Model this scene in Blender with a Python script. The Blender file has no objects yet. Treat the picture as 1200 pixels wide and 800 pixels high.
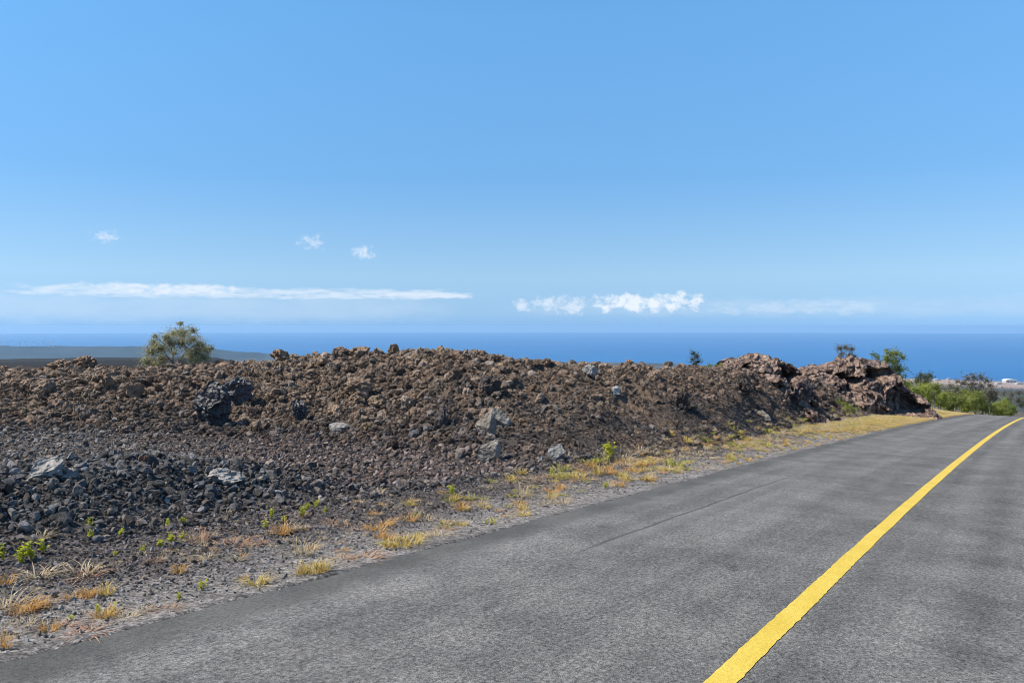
import bpy, bmesh, math, random
import numpy as np
from mathutils import Vector, Matrix, Euler

random.seed(7)
RNG = np.random.default_rng(7)
scene = bpy.context.scene
COL = scene.collection
R = math.radians

# ------------------------------------------------------------------ camera
F, CX, CY, PITCH, CAMZ = 933.0, 600.0, 400.0, R(1.15), 1.6      # photo pixels at 1200x800
cam = bpy.data.cameras.new('camera')
cam.sensor_width = 36.0
cam.lens = 36.0 * F / 1200.0
cam.clip_start = 0.05
cam.clip_end = 200000.0
cam_o = bpy.data.objects.new('camera', cam)
COL.objects.link(cam_o)
cam_o.location = (0, 0, CAMZ)
cam_o.rotation_euler = (R(90) - PITCH, 0, 0)
scene.camera = cam_o

# ------------------------------------------------------------------ light and exposure
SUN_EL, SUN_AZ = R(52), R(-95)          # azimuth clockwise from +Y (the view direction)
SEA_Z, SEA_R = -600.0, 70000.0
scene.view_settings.view_transform = 'Standard'
scene.view_settings.look = 'None'
scene.view_settings.gamma = 1.0
scene.view_settings.use_curve_mapping = False
scene.view_settings.exposure = 0.44
scene.render.engine = 'CYCLES'
cy = scene.cycles
cy.use_denoising = True
cy.pixel_filter_type = 'BLACKMAN_HARRIS'
cy.filter_width = 0.85
cy.max_bounces = 6
cy.diffuse_bounces = 3
cy.glossy_bounces = 2
cy.transmission_bounces = 3
cy.volume_bounces = 1
cy.transparent_max_bounces = 8
cy.sample_clamp_indirect = 8.0


class Nodes:
    """Small helper for building node trees."""
    def __init__(self, tree):
        self.t = tree
        self.L = tree.links
        tree.nodes.clear()

    def n(self, kind, **kw):
        nd = self.t.nodes.new(kind)
        for k, v in kw.items():
            setattr(nd, k, v)
        return nd

    def put(self, sock, v):
        if v is None:
            return
        if isinstance(v, bpy.types.NodeSocket):
            self.L.new(v, sock)
        else:
            if sock.type == 'RGBA' and len(v) == 3:
                v = (*v, 1)
            sock.default_value = v

    def math(self, op, a, b=None, c=None, clamp=False):
        nd = self.n('ShaderNodeMath', operation=op, use_clamp=clamp)
        self.put(nd.inputs[0], a); self.put(nd.inputs[1], b)
        if c is not None:
            self.put(nd.inputs[2], c)
        return nd.outputs[0]

    def add(self, a, b): return self.math('ADD', a, b)
    def sub(self, a, b): return self.math('SUBTRACT', a, b)
    def mul(self, a, b): return self.math('MULTIPLY', a, b)

    def ramp(self, v, lo, hi, a=0.0, b=1.0, smooth=True):
        nd = self.n('ShaderNodeMapRange', clamp=True)
        nd.interpolation_type = 'SMOOTHSTEP' if smooth else 'LINEAR'
        self.put(nd.inputs['Value'], v)
        for k, x in (('From Min', lo), ('From Max', hi), ('To Min', a), ('To Max', b)):
            nd.inputs[k].default_value = x
        return nd.outputs['Result']

    def mix(self, fac, a, b, mode='MIX'):
        nd = self.n('ShaderNodeMix', data_type='RGBA', blend_type=mode)
        self.put(nd.inputs[0], fac); self.put(nd.inputs[6], a); self.put(nd.inputs[7], b)
        return nd.outputs[2]

    def noise(self, vec, scale, detail=4.0, rough=0.55, dims='3D', dist=0.0):
        nd = self.n('ShaderNodeTexNoise', noise_dimensions=dims)
        self.put(nd.inputs['Vector'], vec)
        nd.inputs['Scale'].default_value = scale
        nd.inputs['Detail'].default_value = detail
        nd.inputs['Roughness'].default_value = rough
        nd.inputs['Distortion'].default_value = dist
        return nd.outputs['Fac']

    def comb(self, x, y, z=0.0):
        nd = self.n('ShaderNodeCombineXYZ')
        for i, v in enumerate((x, y, z)):
            self.put(nd.inputs[i], v)
        return nd.outputs[0]

    def sep(self, v):
        nd = self.n('ShaderNodeSeparateXYZ')
        self.put(nd.inputs[0], v)
        return nd.outputs

    def scale(self, col, fac):
        nd = self.n('ShaderNodeVectorMath', operation='SCALE')
        self.put(nd.inputs[0], col); self.put(nd.inputs['Scale'], fac)
        return nd.outputs[0]


def material(name):
    m = bpy.data.materials.new(name)
    m.use_nodes = True
    return m, Nodes(m.node_tree)


def principled(N, color, rough=0.9, spec=0.2, bump=None, bump_strength=0.5, bump_dist=0.02):
    p = N.n('ShaderNodeBsdfPrincipled')
    N.put(p.inputs['Base Color'], color)
    N.put(p.inputs['Roughness'], rough)
    p.inputs['Specular IOR Level'].default_value = spec
    if bump is not None:
        b = N.n('ShaderNodeBump')
        b.inputs['Strength'].default_value = bump_strength
        b.inputs['Distance'].default_value = bump_dist
        N.put(b.inputs['Height'], bump)
        N.L.new(b.outputs[0], p.inputs['Normal'])
    o = N.n('ShaderNodeOutputMaterial')
    N.L.new(p.outputs[0], o.inputs['Surface'])
    return p


def build_world():
    w = bpy.data.worlds.new('World')
    scene.world = w
    w.use_nodes = True
    N = Nodes(w.node_tree)
    tc = N.n('ShaderNodeTexCoord')
    x, y, z = N.sep(tc.outputs['Generated'])
    zc = N.add(N.add(N.mul(N.math('MAXIMUM', z, 0.0), 0.30), 0.05), N.mul(N.math('MAXIMUM', N.sub(z, 0.42), 0.0), 0.75))
    sky = N.n('ShaderNodeTexSky', sky_type='NISHITA')
    sky.sun_disc = False
    sky.sun_elevation = SUN_EL
    sky.sun_rotation = SUN_AZ
    sky.altitude = 600.0
    sky.air_density = 0.6
    sky.dust_density = 0.0
    sky.ozone_density = 3.0
    N.put(sky.inputs['Vector'], N.comb(x, y, zc))
    rp = N.n('ShaderNodeValToRGB')
    stops = ((0.0, (0.60, 0.765, 0.965)), (0.016, (0.80, 0.89, 0.96)), (0.06, (0.99, 1.05, 1.02)), (0.178, (0.70, 1.0, 1.13)), (0.36, (0.76, 1.2, 1.33)), (0.75, (0.85, 1.05, 1.10)))
    while len(rp.color_ramp.elements) < len(stops):
        rp.color_ramp.elements.new(0.5)
    for e, (p, c) in zip(rp.color_ramp.elements, stops):
        e.position = p
        e.color = (*[q * 0.5 for q in c], 1)
    N.put(rp.inputs[0], z)
    base = N.scale(N.mix(1.0, sky.outputs[0], rp.outputs[0], 'MULTIPLY'), 2.0)
    # clouds, in degrees of azimuth and elevation
    az = N.mul(N.math('ARCTAN2', x, y), 57.29578)
    el = N.mul(N.math('ARCSINE', z), 57.29578)
    dens = None

    def union(a, b):
        return b if a is None else N.math('MAXIMUM', a, b)

    def to_az(px): return math.degrees(math.atan((px - 600) / F))
    def to_el(py): return math.degrees((CY - F * math.tan(PITCH) - py) / F)

    def blob(x0, x1, y0, y1, soft=0.45, sx=1.0, amp=1.0, lo=0.42, hi=0.62, seed=0.0, sy=1.0, detail=6):
        """Soft box in azimuth/elevation times thresholded noise."""
        a0, a1, e1, e0 = to_az(x0), to_az(x1), to_el(y0), to_el(y1)
        ca, ra = (a0 + a1) / 2, (a1 - a0) / 2
        ce, re = (e0 + e1) / 2, (e1 - e0) / 2
        da = N.math('ABSOLUTE', N.mul(N.sub(az, ca), 1 / ra))
        de = N.math('ABSOLUTE', N.mul(N.sub(el, ce), 1 / re))
        if soft > 0.65:
            m = N.ramp(N.math('SQRT', N.add(N.mul(da, da), N.mul(de, de))), 1.0, 0.0)
        else:
            m = N.mul(N.ramp(da, 1.0, 1.0 - soft), N.ramp(de, 1.0, 0.15))
        nv = N.noise(N.comb(N.mul(az, sx), N.mul(el, sy), seed), 1.0, detail, 0.6)
        d = N.add(nv, N.mul(N.sub(m, 1.0), 0.45))
        return N.mul(N.mul(N.ramp(d, lo, hi), N.ramp(m, 0.0, 0.25)), amp)

    # long flat streak with a bright upper edge, thinning downward
    dens = union(dens, blob(-60, 585, 334, 357, 0.35, 0.6, 0.62, 0.20, 0.64, 3.1, 2.8, 10))
    dens = union(dens, blob(40, 330, 331, 354, 0.6, 1.1, 0.80, 0.22, 0.62, 9.4, 2.4, 9))
    dens = union(dens, blob(430, 570, 340, 352, 0.5, 0.9, 0.70, 0.12, 0.56, 19.4, 3.2, 8))
    dens = union(dens, blob(-220, 560, 338, 386, 0.4, 0.3, 0.22, -0.05, 0.72, 5.7, 1.0, 7))
    # cumulus group
    dens = union(dens, blob(680, 842, 334, 376, 0.35, 1.3, 0.95, 0.29, 0.60, 12.3, 1.7, 9))
    dens = union(dens, blob(592, 700, 338, 378, 0.35, 1.3, 0.66, 0.29, 0.64, 21.3, 1.7, 9))
    dens = union(dens, blob(800, 1060, 346, 376, 0.4, 0.9, 0.34, 0.16, 0.66, 2.2, 2.2, 9))
    dens = union(dens, blob(560, 1400, 345, 378, 0.3, 0.35, 0.16, 0.10, 0.75, 4.2, 1.4, 8))
    # wisps
    dens = union(dens, blob(88, 164, 274, 304, 0.7, 1.6, 0.60, 0.26, 0.66, 33.0, 3.0, 10))
    dens = union(dens, blob(326, 404, 264, 310, 0.7, 1.8, 0.55, 0.30, 0.66, 44.0, 2.4, 10))
    dens = union(dens, blob(398, 454, 280, 314, 0.7, 1.9, 0.75, 0.24, 0.62, 53.0, 2.2, 10))
    dens = N.math('MULTIPLY', dens, 0.95)
    base = N.mix(dens, base, (7.0, 7.5, 8.2))
    bg = N.n('ShaderNodeBackground')
    N.put(bg.inputs['Color'], base)
    bg.inputs['Strength'].default_value = 0.0945
    out = N.n('ShaderNodeOutputWorld')
    N.L.new(bg.outputs[0], out.inputs['Surface'])
    return sky


SKY = build_world()
sun = bpy.data.lights.new('sun', 'SUN')
sun.energy = 5.0
sun.angle = R(0.5)
sun.color = (1.0, 0.925, 0.81)
sun_o = bpy.data.objects.new('sun', sun)
COL.objects.link(sun_o)
sdir = Vector((math.sin(SUN_AZ) * math.cos(SUN_EL), math.cos(SUN_AZ) * math.cos(SUN_EL), math.sin(SUN_EL)))
sun_o.rotation_euler = sdir.to_track_quat('Z', 'Y').to_euler()
sun_o.location = (0, 0, 50)

# ------------------------------------------------------------------ noise
_perm = RNG.permutation(256).astype(np.int32)
_perm = np.concatenate([_perm, _perm, _perm[:2]])
_grad = RNG.normal(size=(256, 3)); _grad /= np.linalg.norm(_grad, axis=1)[:, None]


def perlin(p):
    """Gradient noise, p (n,3) -> about -1..1."""
    p = np.asarray(p, float)
    i = np.floor(p).astype(np.int64); f = p - i
    u = f * f * f * (f * (f * 6 - 15) + 10)
    i &= 255
    res = 0.0
    for dx in (0, 1):
        wx = u[:, 0] if dx else 1 - u[:, 0]
        for dy in (0, 1):
            wy = u[:, 1] if dy else 1 - u[:, 1]
            for dz in (0, 1):
                wz = u[:, 2] if dz else 1 - u[:, 2]
                h = _perm[(_perm[(_perm[(i[:, 0] + dx) & 255] + i[:, 1] + dy) & 255] + i[:, 2] + dz) & 255]
                g = _grad[h]
                res = res + wx * wy * wz * (g[:, 0] * (f[:, 0] - dx) + g[:, 1] * (f[:, 1] - dy) + g[:, 2] * (f[:, 2] - dz))
    return res * 1.5


def fbm(p, octaves=4, gain=0.5):
    a, s, r = 1.0, 1.0, 0.0
    for k in range(octaves):
        r = r + a * perlin(np.asarray(p) * s + 17.3 * k)
        a *= gain; s *= 2.03
    return r


def noise2(x, y, scale, octaves=3, z=0.0):
    return fbm(np.stack([x * scale, y * scale, np.full_like(x, z)], 1), octaves)


def sstep(a, b, x):
    t = np.clip((x - a) / (b - a), 0, 1)
    return t * t * (3 - 2 * t)


# ------------------------------------------------------------------ the lie of the land
AZ0, KCURV, SLOPE0, SLOPEK, SC, V0, LANE = R(32.51), 1.246e-3, math.tan(R(3.883)), 2.56e-4, 22.5, 1.318, 3.29
_S = np.arange(-120.0, 200.0, 0.1)
_A = AZ0 + KCURV * np.clip(_S, 0, 90) - 7.1e-4 * np.clip(_S - 16.9, 0, 73)
_sx = np.cumsum(np.sin(_A)) * 0.1; _sy = np.cumsum(np.cos(_A)) * 0.1
_i0 = int(np.argmin(abs(_S))); _sx -= _sx[_i0]; _sy -= _sy[_i0]
_sl = -SLOPE0 - SLOPEK * np.clip(_S - SC, 0, 36) - 0.0022 * np.clip(_S - 58, 0, 25)
_sz = np.cumsum(_sl) * 0.1; _sz -= _sz[_i0]
_sx = _sx - np.cos(_A) * V0; _sy = _sy + np.sin(_A) * V0          # the centre line


def road_xyz(s, o):
    """Point o metres left of the centre line, s metres along it."""
    a = np.interp(s, _S, _A)
    return np.interp(s, _S, _sx) - np.cos(a) * o, np.interp(s, _S, _sy) + np.sin(a) * o, np.interp(s, _S, _sz)


def to_road(x, y):
    """(x, y) -> distance along the road and offset to its left."""
    s = x * math.sin(AZ0) + y * math.cos(AZ0)
    s = np.clip(s, -119, 199)
    for _ in range(4):
        a = np.interp(s, _S, _A)
        dx = x - np.interp(s, _S, _sx); dy = y - np.interp(s, _S, _sy)
        s = np.clip(s + dx * np.sin(a) + dy * np.cos(a), -119, 199)
    a = np.interp(s, _S, _A)
    dx = x - np.interp(s, _S, _sx); dy = y - np.interp(s, _S, _sy)
    return s, -np.cos(a) * dx + np.sin(a) * dy


def base_z(x, y):
    s = np.clip(x * math.sin(AZ0) + y * math.cos(AZ0), -119, 199)
    s2, o = to_road(x, y)
    z = np.interp(s2, _S, _sz)
    return np.where(z > 0.5, 0.5 + 2.0 * (1 - np.exp(-(z - 0.5) / 2.0)), z)


def pix_dir(px, py):
    """Unit-depth direction of a photo pixel (y = 1)."""
    u = (np.asarray(px, float) - CX) / F; v = (CY - np.asarray(py, float)) / F
    d = math.cos(PITCH) + v * math.sin(PITCH)
    return u / d, (-math.sin(PITCH) + v * math.cos(PITCH)) / d


def project(x, y, z):
    zz = z - CAMZ
    d = y * math.cos(PITCH) - zz * math.sin(PITCH); v = y * math.sin(PITCH) + zz * math.cos(PITCH)
    d = np.maximum(d, 1e-3)
    return CX + F * x / d, CY - F * v / d


# lava mound: for directions (photo columns) the distance of its foot and of its crest, and the crest's height
_TC = np.array([-500, -150, 0, 100, 200, 300, 400, 470, 550, 620, 700, 800, 860, 900, 960, 1020, 1060, 1100, 1200, 1500], float)
_TF = np.array([14.0, 15.5, 16.0, 16.3, 16.6, 16.6, 16.0, 15.0, 13.7, 12.9, 13.9, 16.8, 20.0, 23.5, 31, 39, 45, 54, 80, 90], float)
_TD = np.array([21, 22, 22.5, 23, 23.5, 24, 24, 23.5, 22.5, 21.5, 22, 25, 28, 32, 39, 46, 53, 62, 90, 100], float)
_TY = np.array([454, 450, 447, 442, 439, 430, 420, 416, 415, 429, 433, 435, 434, 440, 452, 462, 472, 480, 486, 488], float)
_dx, _dz = pix_dir(_TC, _TY)
_TH = np.maximum(CAMZ + _TD * _dz - base_z(_TD * _dx, _TD), 0.0)
_TA = _dx


def mound_t(x, y):
    """(t, height scale): t = 0 at the foot of the mound, 1 at its crest."""
    a = x / np.maximum(y, 1.0)
    f = np.interp(a, _TA, _TF); d = np.interp(a, _TA, _TD); h = np.interp(a, _TA, _TH)
    ok = y > 2
    t = np.where(ok, (y - f) / (d - f), -5.0)
    return t, h, y - d


def far_z(x, y):
    r = np.hypot(x, y); az = np.degrees(np.arctan2(x, y))
    lr = np.log(np.maximum(r, 1.0))
    left = np.interp(lr, np.log([60, 250, 800, 3000, 4200, 6000, 8500, 30000]), [-2.6, -10, -31, -107, -330, -500, -604, -606])
    mid = np.interp(lr, np.log([60, 250, 800, 2500, 6000, 9900, 12800, 14300, 30000]), [-4.0, -20, -70, -220, -470, -575, -599, -604, -606])
    right = np.interp(lr, np.log([60, 250, 800, 2500, 6000, 9100, 9900, 10800, 30000]), [-4.6, -27, -84, -226, -478, -590, -599, -604, -606])
    back = np.full_like(r, 2.2)
    z = left + (mid - left) * sstep(-21, -12, az)
    z = z + (right - z) * sstep(7, 20, az)
    z = z + (back - z) * sstep(75, 110, np.abs(az))
    lumps = noise2(x, y, 1 / 400.0, 4, 3.3) * np.clip(r / 300.0, 0, 1) * 3.0 + noise2(x, y, 1 / 1900.0, 3, 9.1) * np.clip(r / 5000, 0, 1) * 10.0
    lumps = lumps * sstep(-604, -585, z) * (np.abs(az) < 80)
    return z + lumps * np.clip((z + 604) / 60.0, 0.12, 1.0)


def ground_z(x, y, fine=True):
    x = np.asarray(x, float); y = np.asarray(y, float)
    r = np.hypot(x, y)
    b = base_z(x, y)
    k = sstep(55, 170, r)
    z = b * (1 - k) + far_z(x, y) * k
    s, o = to_road(x, y)
    t, h, past = mound_t(x, y)
    near = 1 - sstep(90, 200, r)
    prof = sstep(-0.05, 1.08, np.clip(t, -1, 1.08)) * 0.62 + np.clip(t, 0, 1.08) / 1.08 * 0.38
    m = prof * (1 - 0.75 * sstep(8, 45, past)) * sstep(3.4, 6.0, o)
    z = z + h * m * near
    # low berm of dark stones along the verge, ending about level with the end of the track
    bw = noise2(x, y, 0.35, 2, 4.4) * 0.5
    bm_ = sstep(5.3, 6.9, o + bw) * (1 - sstep(7.6, 10.5, o + bw)) * (1 - sstep(5.6, 8.8, s + bw * 2))
    z = z + 0.36 * bm_ * near
    rough = sstep(4.6, 7.0, o) * near
    z = z + rough * (0.05 * noise2(x, y, 0.9, 3, 1.0))
    onm = np.clip(m * 1.6, 0, 1) * near
    z = z + onm * (0.14 * noise2(x, y, 0.55, 4, 7.0) + 0.13 * noise2(x, y, 1.3, 3, 27.0) + 0.05 * np.abs(noise2(x, y, 2.6, 3, 2.0)) - 0.24 * sstep(0.22, 0.50, noise2(x, y, 1.05, 2, 33.0)) * sstep(0.1, 0.4, t))
    # verge falls a little from the pavement edge, ground is sunk under the road
    z = z - 0.03 * sstep(3.15, 3.6, o) * near
    z = z - 0.09 * (1 - sstep(3.02, 3.12, np.abs(o))) * (r < 400)
    if fine:
        z = z + near * sstep(3.2, 3.7, np.abs(o)) * 0.012 * noise2(x, y, 5.0, 2, 5.0)
    return z


def march(px, py, lo=3.0, hi=90.0):
    """Where the line of sight of a photo pixel meets the ground."""
    dx, dz = pix_dir(px, py)
    yy = np.geomspace(lo, hi, 2500)
    g = ground_z(dx * yy, yy, False)
    zz = CAMZ + dz * yy
    hit = np.nonzero(zz <= g)[0]
    k = hit[0] if len(hit) else int(np.argmin(zz - g))
    return float(dx * yy[k]), float(yy[k]), float(g[k])


# ------------------------------------------------------------------ object helpers
def tag(o, label=None, cat=None, group=None, kind=None):
    if label: o['label'] = label
    if cat: o['category'] = cat
    if group: o['group'] = group
    if kind: o['kind'] = kind
    return o


def link(name, me, parent=None, loc=None, rot=None, scale=None):
    o = bpy.data.objects.new(name, me)
    COL.objects.link(o)
    if parent: o.parent = parent
    if loc is not None: o.location = loc
    if rot is not None: o.rotation_euler = rot
    if scale is not None: o.scale = scale
    return o


def np_mesh(name, verts, faces, mat=None, smooth=False, attrs=None):
    me = bpy.data.meshes.new(name)
    verts = np.ascontiguousarray(verts, np.float32); faces = np.ascontiguousarray(faces, np.int32)
    n, k = faces.shape
    me.vertices.add(len(verts)); me.vertices.foreach_set('co', verts.ravel())
    me.loops.add(n * k); me.loops.foreach_set('vertex_index', faces.ravel())
    me.polygons.add(n)
    me.polygons.foreach_set('loop_start', np.arange(0, n * k, k, dtype=np.int32))
    me.polygons.foreach_set('use_smooth', np.full(n, smooth, bool))
    me.update(calc_edges=True)
    for nm, (typ, arr) in (attrs or {}).items():
        a = me.attributes.new(nm, typ, 'POINT')
        key = {'FLOAT_COLOR': 'color', 'FLOAT_VECTOR': 'vector'}.get(typ, 'value')
        a.data.foreach_set(key, np.ascontiguousarray(arr, np.int32 if typ == 'INT' else np.float32).ravel())
    if mat: me.materials.append(mat)
    me.validate()
    return me


def grid_faces(nu, nv):
    i = np.arange((nu - 1) * (nv - 1)); a = (i // (nv - 1)) * nv + i % (nv - 1)
    return np.stack([a, a + nv, a + nv + 1, a + 1], 1)


# ------------------------------------------------------------------ materials
def mat_ground():
    m, N = material('lava_ground')
    at = N.n('ShaderNodeAttribute', attribute_name='tint')
    geo = N.n('ShaderNodeNewGeometry')
    P = geo.outputs['Position']
    big = N.noise(P, 0.8, 5, 0.6)
    mid = N.noise(P, 9.0, 5, 0.7)
    finev = N.noise(P, 70.0, 4, 0.75)
    f = N.mul(N.ramp(big, 0.3, 0.7, 0.8, 1.2), N.mul(N.ramp(mid, 0.3, 0.7, 0.55, 1.45), N.mul(N.ramp(finev, 0.34, 0.66, 0.4, 1.6), N.ramp(N.noise(P, 28.0, 3, 0.7), 0.35, 0.65, 0.6, 1.4))))
    col = N.scale(at.outputs['Color'], f)
    h = N.add(N.mul(mid, 0.7), N.mul(finev, 0.4))
    principled(N, col, 0.95, 0.15, h, 0.9, 0.03)
    return m


def mat_rock(name, lo=0.5, hi=1.5, bump=0.8, dust=0.25, spec=0.2, scale=1.0, rough=0.9):
    """Stone: colour from the piece's own tint, mottled by noise, a little dust on top."""
    m, N = material(name)
    at = N.n('ShaderNodeAttribute', attribute_name='tint', attribute_type='INSTANCER')
    tc = N.n('ShaderNodeTexCoord')
    P = tc.outputs['Object']
    a = N.noise(P, 1.7 * scale, 5, 0.65)
    b = N.noise(P, 8.0 * scale, 4, 0.7)
    vor = N.n('ShaderNodeTexVoronoi')
    N.put(vor.inputs['Vector'], P); vor.inputs['Scale'].default_value = 9.0 * scale
    f = N.mul(N.ramp(a, 0.3, 0.7, lo, hi, False), N.ramp(b, 0.25, 0.75, 0.6, 1.4, False))
    col = N.scale(at.outputs['Color'], f)
    if dust:
        d = N.ramp(N.noise(P, 2.6 * scale, 4, 0.7), 0.45, 0.75, 0.0, dust)
        col = N.mix(d, col, (0.30, 0.225, 0.155))
    h = N.add(N.add(a, N.mul(b, 0.6)), N.mul(vor.outputs['Distance'], 0.5))
    principled(N, col, rough, spec, h, bump, 0.10)
    return m


def mat_road():
    m, N = material('asphalt')
    at = N.n('ShaderNodeAttribute', attribute_name='road')
    s, o, _ = N.sep(at.outputs['Vector'])
    so = N.comb(s, o, 0.0)
    wob = N.sub(N.noise(N.comb(N.mul(s, 0.9), 0.0, 0.0), 1.0, 4, 0.6), 0.5)
    wob2 = N.sub(N.noise(so, 3.0, 3, 0.6), 0.5)
    # chip seal speckle, patches, streaks across and along the lane
    sp = N.noise(so, 38.0, 3, 0.8)
    sp2 = N.noise(so, 110.0, 2, 0.7)
    patch = N.noise(so, 1.1, 6, 0.65)
    across = N.noise(N.comb(N.mul(s, 5.0), N.mul(o, 1.3), 3.0), 1.0, 4, 0.65)
    along = N.noise(N.comb(N.mul(s, 0.10), N.mul(o, 2.3), 8.0), 1.0, 4, 0.6)
    f = N.mul(N.ramp(sp, 0.34, 0.66, 0.40, 1.62, False), N.ramp(sp2, 0.30, 0.70, 0.6, 1.42, False))
    f = N.mul(f, N.ramp(N.noise(so, 15.0, 4, 0.8), 0.32, 0.68, 0.66, 1.36, False))
    f = N.mul(f, N.ramp(patch, 0.3, 0.7, 0.82, 1.14))
    f = N.mul(f, N.ramp(across, 0.3, 0.7, 0.94, 1.06))
    f = N.mul(f, N.ramp(along, 0.3, 0.7, 0.84, 1.14))

    def band(c, w, amt):
        d = N.math('ABSOLUTE', N.sub(N.add(o, N.mul(wob, 0.25)), c))
        return N.ramp(d, 0.0, w, amt, 1.0)
    for c, w, amt in ((-1.02, 0.35, 0.88), (-1.85, 0.28, 0.80), (-2.3, 0.25, 0.90), (0.75, 0.6, 0.90), (-0.28, 0.22, 0.90), (1.2, 0.4, 1.10), (2.35, 0.5, 1.10)):
        f = N.mul(f, band(c, w, amt))
    col = N.scale(N.mix(N.ramp(patch, 0.35, 0.65), (0.130, 0.128, 0.124), (0.145, 0.141, 0.135)), f)
    # scattered dark oil spots
    spot = N.ramp(N.noise(so, 1.9, 2, 0.4), 0.70, 0.80, 1.0, 0.55)
    col = N.scale(col, spot)
    # smooth newer strip along the edge
    e = N.add(o, N.add(N.mul(wob, 0.26), N.add(N.mul(wob2, 0.34), N.mul(N.sub(sp, 0.5), 0.5))))
    edge = N.mul(N.ramp(e, 2.62, 2.92), 0.85)
    smoothc = N.scale((0.073, 0.073, 0.069), N.mul(N.ramp(patch, 0.3, 0.7, 0.78, 1.25), N.mul(N.ramp(sp, 0.34, 0.66, 0.68, 1.34, False), N.ramp(sp2, 0.3, 0.7, 0.7, 1.32, False))))
    col = N.mix(edge, col, smoothc)
    # long seam with a lighter lip
    q = N.add(N.sub(o, 2.02), N.mul(wob, 0.10))
    seam_on = N.mul(N.ramp(s, 5.6, 7.0), N.ramp(s, 17.0, 11.0))
    seam = N.mul(N.mul(N.ramp(N.math('ABSOLUTE', N.add(q, N.mul(wob2, 0.05))), 0.028, 0.008), seam_on), 0.6)
    lip = N.mul(N.mul(N.ramp(q, 0.0, -0.03), N.ramp(q, -0.28, -0.05)), seam_on)
    col = N.mix(N.mul(lip, 0.25), col, (0.24, 0.24, 0.24))
    col = N.mix(seam, col, (0.04, 0.04, 0.042))
    # hairline cracks
    vor = N.n('ShaderNodeTexVoronoi', feature='DISTANCE_TO_EDGE')
    N.put(vor.inputs['Vector'], N.add(0.0, 0.0) and N.comb(N.add(N.mul(s, 0.8), N.mul(wob2, 0.5)), N.add(N.mul(o, 0.5), N.mul(wob2, 0.4)), 0.0))
    vor.inputs['Scale'].default_value = 1.0
    crack = N.mul(N.ramp(vor.outputs['Distance'], 0.012, 0.003), N.ramp(N.noise(so, 0.5, 2, 0.5), 0.55, 0.65, 0.0, 0.35))
    col = N.mix(crack, col, (0.045, 0.045, 0.047))
    h = N.mul(N.add(sp, N.mul(sp2, 0.6)), N.ramp(edge, 0.0, 1.0, 1.0, 0.35))
    principled(N, col, 0.88, 0.25, h, 0.8, 0.012)
    return m


def mat_line():
    m, N = material('yellow_paint')
    at = N.n('ShaderNodeAttribute', attribute_name='road')
    s, o, _ = N.sep(at.outputs['Vector'])
    so = N.comb(s, o, 0.0)
    n1 = N.noise(so, 40.0, 4, 0.75); n2 = N.noise(so, 2.0, 4, 0.6); n3 = N.noise(so, 130.0, 2, 0.6)
    col = N.mix(N.ramp(n2, 0.3, 0.7), (0.58, 0.415, 0.05), (0.66, 0.49, 0.085))
    col = N.scale(col, N.mul(N.ramp(n1, 0.25, 0.75, 0.78, 1.14), N.ramp(n3, 0.3, 0.7, 0.85, 1.1)))
    wear = N.mul(N.ramp(n1, 0.64, 0.72), 0.35)
    col = N.mix(wear, col, (0.16, 0.14, 0.10))
    principled(N, col, 0.7, 0.3, N.add(n1, n3), 0.5, 0.006)
    return m


def mat_leaf(name, c0, c1, c2, transl=0.25):
    m, N = material(name)
    geo = N.n('ShaderNodeNewGeometry')
    rnd = geo.outputs['Random Per Island']
    tc = N.n('ShaderNodeTexCoord')
    big = N.noise(tc.outputs['Object'], 1.6, 3, 0.6)
    v = N.math('ADD', N.mul(rnd, 0.65), N.mul(N.ramp(big, 0.3, 0.7), 0.4), clamp=True)
    col = N.mix(N.ramp(v, 0.0, 0.5), c0, c1)
    col = N.mix(N.ramp(v, 0.5, 1.0), col, c2)
    p = N.n('ShaderNodeBsdfPrincipled')
    N.put(p.inputs['Base Color'], col)
    p.inputs['Roughness'].default_value = 0.6
    p.inputs['Specular IOR Level'].default_value = 0.3
    t = N.n('ShaderNodeBsdfTranslucent')
    N.put(t.inputs['Color'], col)
    mx = N.n('ShaderNodeMixShader')
    mx.inputs[0].default_value = transl
    N.L.new(p.outputs[0], mx.inputs[1]); N.L.new(t.outputs[0], mx.inputs[2])
    o = N.n('ShaderNodeOutputMaterial')
    N.L.new(mx.outputs[0], o.inputs['Surface'])
    return m


def mat_plain(name, color, rough=0.6, spec=0.3, var=0.2, scale=6.0):
    m, N = material(name)
    tc = N.n('ShaderNodeTexCoord')
    n = N.noise(tc.outputs['Object'], scale, 4, 0.6)
    principled(N, N.scale(color, N.ramp(n, 0.3, 0.7, 1 - var, 1 + var)), rough, spec)
    return m


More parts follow.
